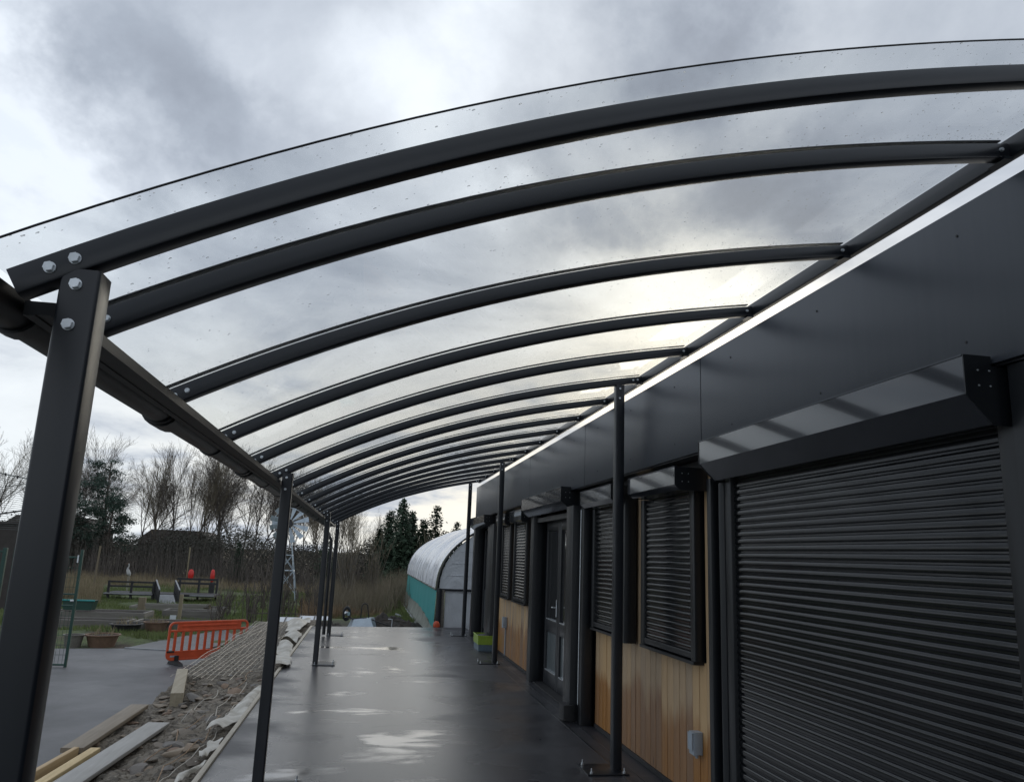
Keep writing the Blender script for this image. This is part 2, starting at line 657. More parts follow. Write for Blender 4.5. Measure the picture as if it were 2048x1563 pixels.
def M_glass_sheet(name, tint=(0.93, 0.94, 0.945), rough=0.02, dirt=0.05, gloss=1.0):
    """clear sheet: lets light straight through, mirrors by Fresnel, with a little dried rain on it"""
    m, g, b = mat_base(name)
    out = g.n['Material Output']
    tr = g.add('ShaderNodeBsdfTransparent')
    tr.inputs[0].default_value = (*tint, 1)
    gl = g.add('ShaderNodeBsdfGlossy')
    gl.inputs['Roughness'].default_value = rough
    gl.inputs['Color'].default_value = (gloss, gloss, gloss, 1)
    lw = g.add('ShaderNodeLayerWeight')
    lw.inputs['Blend'].default_value = 0.5
    fr = g.math('MULTIPLY_ADD', g.math('POWER', lw.outputs['Facing'], 5.0), 0.3, 0.035)
    mx = g.add('ShaderNodeMixShader')
    g.l.new(fr, mx.inputs[0])
    g.l.new(tr.outputs[0], mx.inputs[1])
    g.l.new(gl.outputs[0], mx.inputs[2])
    df = g.add('ShaderNodeBsdfTransparent')
    df.inputs[0].default_value = (0.62, 0.63, 0.63, 1)
    n = g.noise(coords(g, (1, 0.3, 1)), 2.5, 6, 0.7)
    n2 = g.noise(coords(g), 55, 3, 0.7)
    f = g.math('MULTIPLY', g.math('ADD', g.sstep(n, 0.4, 0.75), g.math('MULTIPLY', g.sstep(n2, 0.6, 0.75), 0.8)), dirt)
    mx2 = g.add('ShaderNodeMixShader')
    g.l.new(f, mx2.inputs[0])
    g.l.new(mx.outputs[0], mx2.inputs[1])
    g.l.new(df.outputs[0], mx2.inputs[2])
    g.l.new(mx2.outputs[0], out.inputs[0])
    return m


def M_water_drop():
    m, g, b = mat_base('rain_drop')
    b.inputs['Base Color'].default_value = (1, 1, 1, 1)
    b.inputs['Roughness'].default_value = 0.0
    b.inputs['IOR'].default_value = 1.33
    b.inputs['Transmission Weight'].default_value = 1.0
    return m


def M_polythene(name, c, rough=0.25, alpha=0.0):
    m, g, b = mat_base(name)
    v = coords(g)
    n = g.noise(v, 2.5, 5, 0.6)
    g.l.new(g.ramp(n, [(0.3, tuple(x * 0.85 for x in c)), (0.7, c)]), b.inputs['Base Color'])
    g.l.new(g.math('MULTIPLY_ADD', n, 0.25, rough - 0.1), b.inputs['Roughness'])
    b.inputs['Subsurface Weight'].default_value = 0.0
    b.inputs['Coat Weight'].default_value = 0.3
    bump(g, b, g.noise(coords(g, (1, 2.2, 0.6)), 1.7, 4, 0.55, 0.8), 0.5, 0.12)
    return m


MAT = dict(
    steel=M_paint('anthracite_steel', (0.0095, 0.0115, 0.0155), 0.33),
    gutter=M_paint('black_gutter', (0.009, 0.010, 0.012), 0.42),
    fascia=M_fascia(),
    boxpaint=M_paint('gloss_shutter_box', (0.028, 0.031, 0.037), 0.13, coat=0.9, wave=0.03),
    slat=M_slat(),
    beam=M_paint('matt_black_beam', (0.009, 0.010, 0.012), 0.55),
    guide=M_paint('shutter_guide', (0.008, 0.0095, 0.012), 0.34),
    frame=M_paint('door_frame', (0.020, 0.022, 0.026), 0.3),
    dark=M_paint('dark_void', (0.008, 0.008, 0.009), 0.6),
    zinc=M_simple('zinc', (0.60, 0.63, 0.65), 0.38, 0.1, 20, metallic=0.8, rvar=0.08),
    cladding=M_cladding(),
    asphalt=M_wet_asphalt(),
    tarmac=M_tarmac(),
    ground=M_ground(),
    rubble=M_rubble(),
    stone=M_stone(),
    edging=M_wood('edging_timber', (0.36, 0.32, 0.25), (0.52, 0.47, 0.39), axis='y'),
    scaffold=M_wood('scaffold_board', (0.40, 0.39, 0.36), (0.55, 0.54, 0.51), axis='y', grain=30),
    board_brown=M_wood('brown_board', (0.22, 0.18, 0.125), (0.33, 0.28, 0.21), axis='y', grain=30),
    board_new=M_wood('new_timber', (0.47, 0.33, 0.165), (0.62, 0.46, 0.26), axis='y', grain=30),
    board_grey=M_wood('grey_timber', (0.13, 0.12, 0.105), (0.22, 0.205, 0.18), axis='x', grain=24),
    post_wood=M_wood('post_timber', (0.15, 0.12, 0.075), (0.24, 0.2, 0.13), axis='z', grain=30),
    membrane=M_simple('membrane', (0.36, 0.33, 0.27), 0.7, 0.2, 5, bmp=0.4, bscale=25, c2=(0.62, 0.60, 0.55)),
    wire=M_simple('galvanised_wire', (0.36, 0.345, 0.31), 0.5, 0.25, 30, metallic=0.2),
    rust=M_simple('rusty_wire', (0.30, 0.20, 0.12), 0.7, 0.3, 30),
    orange=M_simple('orange_plastic', (0.55, 0.085, 0.032), 0.42, 0.15, 6, rvar=0.1, bmp=0.1),
    black=M_simple('black_rubber', (0.018, 0.018, 0.019), 0.6, 0.2, 10),
    green=M_paint('green_steel', (0.008, 0.045, 0.033), 0.4),
    teal=M_simple('teal_netting', (0.03, 0.27, 0.265), 0.55, 0.12, 3, stretch=(1, 3, 0.4), bmp=0.2, bscale=12),
    poly=M_polythene('polythene_skin', (0.74, 0.76, 0.80), 0.18),
    polyend=M_polythene('polythene_end', (0.58, 0.61, 0.64), 0.5),
    tarp=M_simple('muddy_sheet', (0.17, 0.185, 0.155), 0.6, 0.3, 2.2, bmp=0.3, bscale=9),
    lime=M_simple('lime_plastic', (0.24, 0.36, 0.04), 0.4, 0.12, 10),
    bluegrey=M_simple('bluegrey_plastic', (0.10, 0.15, 0.19), 0.4, 0.12, 10),
    grey_plastic=M_simple('grey_plastic', (0.30, 0.34, 0.38), 0.45, 0.1, 10),
    galv=M_simple('galvanised_sheet', (0.36, 0.42, 0.47), 0.4, 0.12, 9, metallic=0.35),
    red=M_simple('red_plastic', (0.55, 0.025, 0.02), 0.35, 0.1, 8),
    bark=M_simple('bark', (0.075, 0.062, 0.050), 0.85, 0.35, 6),
    bark_pale=M_simple('pale_bark', (0.14, 0.125, 0.105), 0.85, 0.35, 6),
    twig=M_simple('twig', (0.105, 0.09, 0.078), 0.85, 0.3, 3),  # lightened to stand in for haze over the far tree line
    twig_olive=M_simple('olive_twig', (0.15, 0.125, 0.085), 0.85, 0.3, 3),
    needle=M_leaf('needle', (0.018, 0.036, 0.022), (0.046, 0.072, 0.042)),
    pine=M_leaf('pine_needle', (0.020, 0.040, 0.030), (0.048, 0.074, 0.054)),
    thicket=M_leaf('thicket', (0.042, 0.044, 0.036), (0.078, 0.076, 0.062), 0.5),  # lifted to a greyer green, distance haze put into the colour
    grass=M_leaf('grass_blade', (0.085, 0.125, 0.035), (0.165, 0.19, 0.075), 0.7),
    reed=M_leaf('dead_reed', (0.15, 0.12, 0.072), (0.32, 0.265, 0.17), 0.6),
    bracken=M_leaf('bracken', (0.10, 0.065, 0.038), (0.27, 0.19, 0.115), 1.6),
    soil=M_simple('soil', (0.030, 0.024, 0.019), 0.9, 0.5, 12, bmp=0.9, bscale=25),
    deck=M_simple('black_stained_timber', (0.022, 0.022, 0.024), 0.6, 0.3, 6),
    grey_ramp=M_simple('pale_ramp', (0.26, 0.27, 0.28), 0.6, 0.15, 5),
    terracotta=M_simple('terracotta', (0.17, 0.105, 0.070), 0.75, 0.2, 9),
    house=M_simple('house_wall', (0.05, 0.043, 0.04), 0.85, 0.2, 3),
    roof=M_simple('roof_tile', (0.055, 0.046, 0.042), 0.8, 0.3, 5),
    glass=M_glass_sheet('roof_sheet', dirt=0.05),
    drop=M_water_drop(),
    net=M_simple('net_cord', (0.10, 0.11, 0.11), 0.8, 0.1, 5),
    birch=M_simple('heron_white', (0.36, 0.36, 0.35), 0.6, 0.1, 5),
)


def M_pane(name, c, rough):
    m, g, b = mat_base(name)
    n = g.noise(coords(g, (1, 6, 0.4)), 5, 5, 0.7)
    g.l.new(g.ramp(n, [(0.3, tuple(x * 0.6 for x in c)), (0.75, c)]), b.inputs['Base Color'])
    b.inputs['Roughness'].default_value = rough
    b.inputs['IOR'].default_value = 1.5
    b.inputs['Coat Weight'].default_value = 1.0
    b.inputs['Coat Roughness'].default_value = 0.02
    return m


MAT['pane'] = M_pane('door_pane', (0.020, 0.022, 0.024), 0.05)
MAT['pane_misted'] = M_pane('misted_pane', (0.17, 0.20, 0.21), 0.3)

exec_order = []

# ------------------------------------------------------------------ terrain, yard, paving
def sm(a, b, x):
    t = np.clip((x - a) / (b - a), 0, 1)
    return t * t * (3 - 2 * t)


def terr(x, y):
    x = np.asarray(x, float)
    y = np.asarray(y, float)
    h = np.full(np.broadcast(x, y).shape, -1.0)
    t = sm(-3.0, -1.4, x)
    near = t * (1 - sm(21.5, 36, y)) * 0.66
    tun = sm(0.2, 1.6, x) * (1 - sm(40, 60, y)) * 0.58
    h = h + np.maximum(near, tun)
    bumps = 0.05 * np.sin(x * 1.3 + 0.7 * y) * np.sin(0.9 * y - 0.4 * x + 1) + 0.03 * np.sin(2.7 * x + 1.1) * np.sin(2.3 * y)
    offyard = sm(21.8, 24, y)
    h = h + (bumps + 0.05) * np.maximum(offyard, 0.0)
    h = h + 0.25 * sm(35, 60, y) * sm(-6, -14, x)
    h = h - 0.06 * (1 - offyard)
    return h


def build_ground():
    xs = np.unique(np.concatenate([np.linspace(-400, -40, 10), np.arange(-40, 24.1, 0.5), np.linspace(24, 400, 10)]))
    ys = np.unique(np.concatenate([np.linspace(-60, 0, 6), np.arange(0, 75.1, 0.5), np.linspace(75, 900, 16)]))
    X, Y = np.meshgrid(xs, ys, indexing='ij')
    Z = terr(X, Y)
    V = np.stack([X, Y, Z], -1).reshape(-1, 3).tolist()
    ny = len(ys)
    Fc = [(i * ny + j, (i + 1) * ny + j, (i + 1) * ny + j + 1, i * ny + j + 1) for i in range(len(xs) - 1) for j in range(ny - 1)]
    o = part('ground', new_mesh('ground', V, Fc, MAT['ground'], 180), None)
    struct(o)
    # lower tarmac yard and the path that leaves it
    m = MB()
    m.prism([(-30, -12), (-2.69, -12), (-2.69, 21.2), (-4.2, 21.6), (-5.9, 22.1), (-9, 21.6), (-14, 21.2), (-30, 21.0)], 'z', -1.1, -0.95)
    struct(part('yard', m, MAT['tarmac']))
    m = MB()
    pts = [(-5.85, 22.13), (-5.3, 24.6), (-4.2, 27.6), (-2.9, 30.5), (-1.9, 31.2), (-1.7, 29.8), (-2.6, 27.2), (-3.3, 24.5), (-4.1, 21.66)]
    m.prism(pts, 'z', -1.15, -0.93)
    struct(part('path', m, MAT['tarmac']))
    m = MB()
    m.box(-4.95, 4.95, -0.04, 0.04, -0.1, 0.012)
    k = MB().prism([(-5.9, 22.06), (-4.15, 21.58), (-4.13, 21.64), (-5.88, 22.13)], 'z', -1.1, -0.922)
    struct(part('path_seam', k, MAT['grey_ramp']))
    # raised paving of the walkway
    m = MB()
    m.prism([(-1.085, -3), (2.46, -3), (2.46, 19.25), (-1.085, 18.75)], 'z', -1.2, 0.0)
    struct(part('walkway', m, MAT['asphalt']))


def add_walk_edges():
    t = thing('timber_edging', 'pale sawn timber edging board along the left side of the wet walkway', 'edging', (-1.11, 8, -0.1))
    y = 1.0
    for i, L in enumerate((3.6, 3.6, 3.6, 3.6, 3.3)):
        m = MB().rbar((-1.112, y + 0.004, -0.055), (-1.112, min(y + L - 0.004, 18.72), -0.055), 0.044, 0.15, r=0.004)
        part('board', m, MAT['edging'], t)
        y += L
    # slot drain line and gravel margin at the foot of the wall
    m = MB().box(2.17, 2.19, 2.2, 18.6, 0.0, 0.004).box(2.30, 2.312, 2.2, 18.6, 0.0, 0.004)
    struct(part('drain_slot', m, MAT['frame']))


# ------------------------------------------------------------------ canopy
ZB_X = np.array([-0.80, -0.70, -0.62, -0.22, 0.22, 0.34, 1.03, 1.23, 2.12, 2.42])
ZB_Z = np.array([2.185, 2.237, 2.282, 2.49, 2.695, 2.75, 2.985, 3.045, 3.275, 3.33])
ZB_C = np.polyfit(ZB_X, ZB_Z, 4)


def zb(x):
    return float(np.polyval(ZB_C, x))


def yr(i):
    return 1.92 if i == 1 else 2.45 + 1.067 * (i - 2)


def yl(i):
    return {1: 1.75, 2: 2.13}.get(i, yr(i) - 0.45)


def yat(i, x):
    t = (x + 0.65) / 3.05
    return yl(i) + (yr(i) - yl(i)) * t


XL0, XR0 = -0.79, 2.40
RH, RW = 0.062, 0.056


def rafter_mb(i):
    path, fr = [], []
    N = 28
    for k in range(N + 1):
        xl = -0.766 if i == 1 else XL0
        x = xl + (XR0 - xl) * k / N
        dz = (zb(x + 0.01) - zb(x - 0.01)) / 0.02
        dy = (yr(i) - yl(i)) / 3.05
        t = Vector((1, dy, dz)).normalized()
        n = Vector((-dz, 0, 1)).normalized()
        a = n.cross(t).normalized()
        path.append(Vector((x, yat(i, x), zb(x))) + n * RH / 2)
        fr.append((a, n))
    return MB().sweep(rrect(RW, RH, 0.007, 3), path, fr)


def roof_point(i_y, x, off):
    dz = (zb(x + 0.01) - zb(x - 0.01)) / 0.02
    n = Vector((-dz, 0, 1)).normalized()
    return Vector((x, i_y, zb(x))) + n * (RH + off)


def build_canopy():
    can = thing('canopy', 'curved clear-roofed walkway canopy on dark grey steel posts and ribs along the building', 'canopy', (0.75, 9.5, 0))
    bolt_big = hexbolt(0.0115, 0.011).mesh('bolt', MAT['zinc'])
    bolt_small = hexbolt(0.0085, 0.008).mesh('bolt', MAT['zinc'])
    S = MAT['steel']
    rafters = {}
    for i in range(1, 17):
        r = part('rafter', rafter_mb(i), S, can)
        rafters[i] = r
        # bolts through the rafter ends
        for x in ((-0.712, -0.666) if i in (1, 6, 12, 16) else (-0.752, -0.712)):
            y = yat(i, x) - RW / 2
            part('bolt', bolt_big if i == 1 else bolt_small, None, r, at=(x, y, zb(x) + RH * 0.55))
        for x in ((2.30, 2.345) if i in (1, 6, 12, 16) else (2.352,)):
            y = yat(i, x) - RW / 2
            part('bolt', bolt_small, None, r, at=(x, y, zb(x) + RH * 0.5))
        # cleat where the rafter meets the wall beam
        c = MB().box(2.352, 2.392, yr(i) - 0.045, yr(i) + 0.045, zb(2.37) - 0.016, zb(2.37) - 0.002)
        part('cleat', c, S, r)
    # posts with base plates
    for i in (1, 6, 12, 16):
        for side in (0, 1):
            x = -0.652 if side == 0 else 2.17
            y = yat(i, x) + (0.012 if i == 1 else 0.0)
            top = zb(x) + (0.004 if side == 0 else -0.002)
            m = MB().sweep(rrect(0.08, 0.08, 0.009, 4), [(x, y, 0.012), (x, y, top)], [((1, 0, 0), (0, 1, 0))] * 2)
            po = part('post', m, S, can)
            x0, x1 = (-0.69, -0.355) if side == 0 else (1.885, 2.232)
            pl = MB().rbar((x0, y, 0.006), (x1, y, 0.006), 0.34, 0.012, r=0.003)
            part('base_plate', pl, S, po)
            for bx in (x0 + 0.035, x1 - 0.035):
                for by in (y - 0.14, y + 0.14):
                    b = MB()
                    b.prism([(bx + 0.013 * math.cos(k * math.pi / 3), by + 0.013 * math.sin(k * math.pi / 3)) for k in range(6)], 'z', 0.012, 0.026)
                    b.tube([(bx, by, 0.02), (bx, by, 0.052)], 0.006, 8)
                    part('anchor_bolt', b, MAT['zinc'], po)
            for dz in (0.035, 0.125):
                part('bolt', bolt_big if i == 1 else bolt_small, None, po, at=(x - 0.005 + (0.0 if dz < 0.1 else -0.002), y - 0.04, top - dz))
    # long beams
    y0, y1 = 1.83, 17.2
    m = MB()
    prof = [(-0.045, -0.04), (-0.02, -0.04), (-0.018, -0.032), (0.012, -0.032), (0.014, -0.04), (0.045, -0.04), (0.045, 0.03), (0.038, 0.03), (0.038, 0.04), (-0.045, 0.04)]
    m.sweep([(u, w * 0.42) for u, w in prof], [(-0.752, y0, 2.204), (-0.752, y1, 2.204)], [((1, 0, 0), (0, 0, 1))] * 2)
    part('eaves_beam', m, MAT['beam'], can)
    m = MB().sweep(rrect(0.036, 0.086, 0.006, 3), [(2.413, 1.3, 3.369), (2.413, 17.62, 3.369)], [((1, 0, 0), (0, 0, 1))] * 2)
    part('wall_beam', m, S, can)
    # gutter: half round, hung on brackets at each rafter, unions between lengths
    gx, gz, gr = -0.860, 2.232, 0.060
    prof = [(gr * math.cos(a), gr * math.sin(a)) for a in np.linspace(math.pi, 2 * math.pi, 14)]
    prof += [((gr - 0.004) * math.cos(a), (gr - 0.004) * math.sin(a)) for a in np.linspace(2 * math.pi, math.pi, 14)]
    gut = part('gutter', MB().sweep(prof, [(gx, 0.95, gz), (gx, 17.3, gz - 0.01)], [((1, 0, 0), (0, 0, 1))] * 2), MAT['gutter'], can)
    R = gr + 0.009
    pb = [(R * math.cos(a), R * math.sin(a)) for a in np.linspace(math.pi * 0.96, 2.04 * math.pi, 12)]
    pb += [(gr * math.cos(a), gr * math.sin(a)) for a in np.linspace(2.04 * math.pi, math.pi * 0.96, 12)]
    for i in range(1, 17):
        yb = yl(i) + 0.2
        b = MB().sweep(pb, [(gx, yb - 0.03, gz), (gx, yb + 0.03, gz)], [((1, 0, 0), (0, 0, 1))] * 2)
        b.box(gx + gr - 0.002, -0.795, yb - 0.016, yb + 0.016, gz - 0.035, gz + 0.012)
        part('gutter_bracket', b, MAT['gutter'], gut)
    for yb in (3.35, 5.55, 9.3, 13.1):
        R2 = gr + 0.016
        pu = [(R2 * math.cos(a), R2 * math.sin(a)) for a in np.linspace(math.pi * 0.94, 2.06 * math.pi, 12)]
        pu += [(gr * math.cos(a), gr * math.sin(a)) for a in np.linspace(2.06 * math.pi, math.pi * 0.94, 12)]
        part('gutter_union', MB().sweep(pu, [(gx, yb - 0.08, gz), (gx, yb + 0.08, gz)], [((1, 0, 0), (0, 0, 1))] * 2), MAT['gutter'], gut)
    # downpipe beside the last left post
    dp = MB().tube([(gx + 0.02, 16.75, 2.15), (gx + 0.02, 16.75, 2.08), (-0.80, 16.72, 1.98), (-0.745, 16.72, 1.9), (-0.745, 16.72, 0.03)], 0.034, 10)
    part('downpipe', dp, MAT['gutter'], can)
    # clear roof sheets, one to a bay
    for i in range(1, 16):
        m = MB()
        N = 26
        V0 = len(m.v)
        for k in range(N + 1):
            x = -0.775 + (2.385 + 0.775) * k / N
            ya = yat(i, x) + 0.006
            ybk = yat(i + 1, x) - 0.006
            if i == 1:
                ya = yat(1, x) - 0.135
            for yy, off in ((ya, 0.006), (ybk, 0.006), (ybk, 0.012), (ya, 0.012)):
                m.v.append(tuple(roof_point(yy, x, off)))
        for k in range(N):
            a = V0 + 4 * k
            for j in range(4):
                j2 = (j + 1) % 4
                m.f.append((a + j, a + j2, a + 4 + j2, a + 4 + j))
        m.f.append((V0 + 3, V0 + 2, V0 + 1, V0))
        e = V0 + 4 * N
        m.f.append((e, e + 1, e + 2, e + 3))
        sh = part('roof_sheet', m, MAT['glass'], can, sharp=50)
        if i == 1:
            p = [roof_point(yat(1, -0.775 + 3.16 * k / 30) - 0.138, -0.775 + 3.16 * k / 30, 0.009) for k in range(31)]
            part('edge_trim', MB().tube(p, 0.0026, 6), MAT['gutter'], sh)
        # glazing cap over the joint above each rafter
        if i > 1:
            path, fr = [], []
            for k in range(25):
                x = -0.785 + 3.17 * k / 24
                dz = (zb(x + 0.01) - zb(x - 0.01)) / 0.02
                n = Vector((-dz, 0, 1)).normalized()
                path.append(roof_point(yat(i, x), x, 0.016))
                fr.append((Vector((0, 1, 0)), n))
            part('glazing_cap', MB().sweep(rrect(0.034, 0.006, 0.002, 2), path, fr), MAT['gutter'], can)
        # rain standing on the sheet
        if i <= 7:
            d = MB()
            nd = {1: 900, 2: 1000, 3: 1100, 4: 900, 5: 600, 6: 400, 7: 300}[i]
            for _ in range(nd):
                x = random.uniform(-0.75, 2.36)
                if random.random() < 0.35:
                    x = 2.36 - abs(random.gauss(0, 0.35))
                ya = yat(i, x) + 0.03 if i > 1 else yat(1, x) - 0.125
                yb2 = yat(i + 1, x) - 0.03
                u = random.random()
                if random.random() < 0.35:
                    u = random.choice((abs(random.gauss(0, 0.05)), 1 - abs(random.gauss(0, 0.05))))
                yy = ya + (yb2 - ya) * min(max(u, 0), 1)
                if x < -0.77:
                    continue
                r = random.choice((0.0012, 0.0015, 0.0015, 0.0018, 0.0020, 0.0030)) * random.uniform(0.7, 1.2)
                c = roof_point(yy, x, 0.0121)
                dz = (zb(x + 0.01) - zb(x - 0.01)) / 0.02
                tx = Vector((1, 0, dz)).normalized()
                n = Vector((-dz, 0, 1)).normalized()
                ty = Vector((0, 1, 0))
                el = random.uniform(1, 1.9)
                b = len(d.v)
                for ring, (rr, hh) in enumerate(((1, 0), (0.72, 0.42))):
                    for j in range(6):
                        a = j * math.pi / 3 + ring * 0.5
                        d.v.append(tuple(c + tx * (math.cos(a) * r * rr * el) + ty * (math.sin(a) * r * rr) + n * hh * r))
                d.v.append(tuple(c + n * r * 0.6))
                for j in range(6):
                    j2 = (j + 1) % 6
                    d.f.append((b + j, b + j2, b + 6 + j2, b + 6 + j))
                    d.f.append((b + 6 + j, b + 6 + j2, b + 12))
                d.f.append(tuple(b + j for j in reversed(range(6))))
            part('rain_drops', d, MAT['drop'], sh, kind='stuff', sharp=180)


# ------------------------------------------------------------------ building
def slat_mesh(y0, y1, name='slat'):
    """one convex roller-shutter slat, its bottom at z=0, bulging to -X"""
    P = [(0.004, 0.0), (0.0, 0.0), (0.0, 0.003), (-0.0070, 0.0055), (-0.0092, 0.009), (-0.0098, 0.018), (-0.0092, 0.028), (-0.0078, 0.034),
         (-0.0050, 0.0385), (-0.0015, 0.0410), (0.0, 0.0415), (0.0, 0.0462), (0.004, 0.0462)]
    m = MB()
    m.prism(P, 'y', y0, y1)
    m.f = [tuple(reversed(f)) for f in m.f]
    return m.mesh(name, MAT['slat'], 28)


def shutter(parent, y0, y1, z0, z1, X=2.42, g0=0.08, g1=0.085, gfx=2.385, box=None, endcaps=True):
    sh = part('roller_shutter', MB().box(X + 0.012, X + 0.03, y0, y1, z0, z1), MAT['dark'], parent)
    me = slat_mesh(y0, y1)
    n = int((z1 - z0 - 0.05) / 0.0465)
    for k in range(n):
        part('slat', me, None, sh, at=(X, 0, z0 + 0.05 + k * 0.0465))
    part('bottom_bar', MB().rbar((X - 0.004, y0, z0 + 0.024), (X - 0.004, y1, z0 + 0.024), 0.03, 0.046, r=0.004), MAT['guide'], sh)
    for a, b in ((y0 - g0, y0 + 0.004), (y1 - 0.004, y1 + g1)):
        part('guide_rail', MB().rbar((gfx + 0.04, (a + b) / 2, z0 - 0.01), (gfx + 0.04, (a + b) / 2, z1), 0.08, b - a, up=(0, 1, 0), r=0.004), MAT['guide'], sh)
    return sh


def shutter_box(parent, y0, y1, zt, zb_, zu, X=2.20, xu=2.31, xb=2.45, top_back=2.318, screws=4):
    P = [(X, zb_), (xu, zu), (xb, zu), (xb, min(zt, 2.488)), (top_back, min(zt, 2.488)), (top_back, zt), (X, zt)]
    if zt <= 2.488:
        P = [(X, zb_), (xu, zu), (xb, zu), (xb, zt), (X, zt)]
    m = MB()
    m.prism(P, 'y', y0, y1)
    m.f = [tuple(reversed(f)) for f in m.f]
    b = part('shutter_box', m, MAT['boxpaint'], parent)
    lip = MB().box(X - 0.004, X + 0.02, y0 + 0.003, y1 - 0.003, zt - 0.0005, zt + 0.007)
    part('lid_lip', lip, MAT['fascia'], b)
    cx = sum(p[0] for p in P) / len(P)
    cz = sum(p[1] for p in P) / len(P)
    for yy0, yy1 in ((y0 - 0.006, y0 - 0.0005), (y1 + 0.0005, y1 + 0.006)):
        c = MB()
        c.prism([(cx + (u - cx) * 1.03, cz + (w - cz) * 1.04) for u, w in P], 'y', yy0, yy1)
        c.f = [tuple(reversed(f)) for f in c.f]
        part('end_plate', c, MAT['guide'], b)
    sc = hexbolt(0.0035, 0.003).mesh('screw', MAT['zinc'])
    for dx, dz in ((0.055, 0.03), (0.055, -0.03), (0.105, 0.03), (0.105, -0.03))[:screws]:
        part('screw', sc, None, b, at=(X + dx, y0 - 0.006, (zt + zb_) / 2 - 0.01 + dz))
    return b


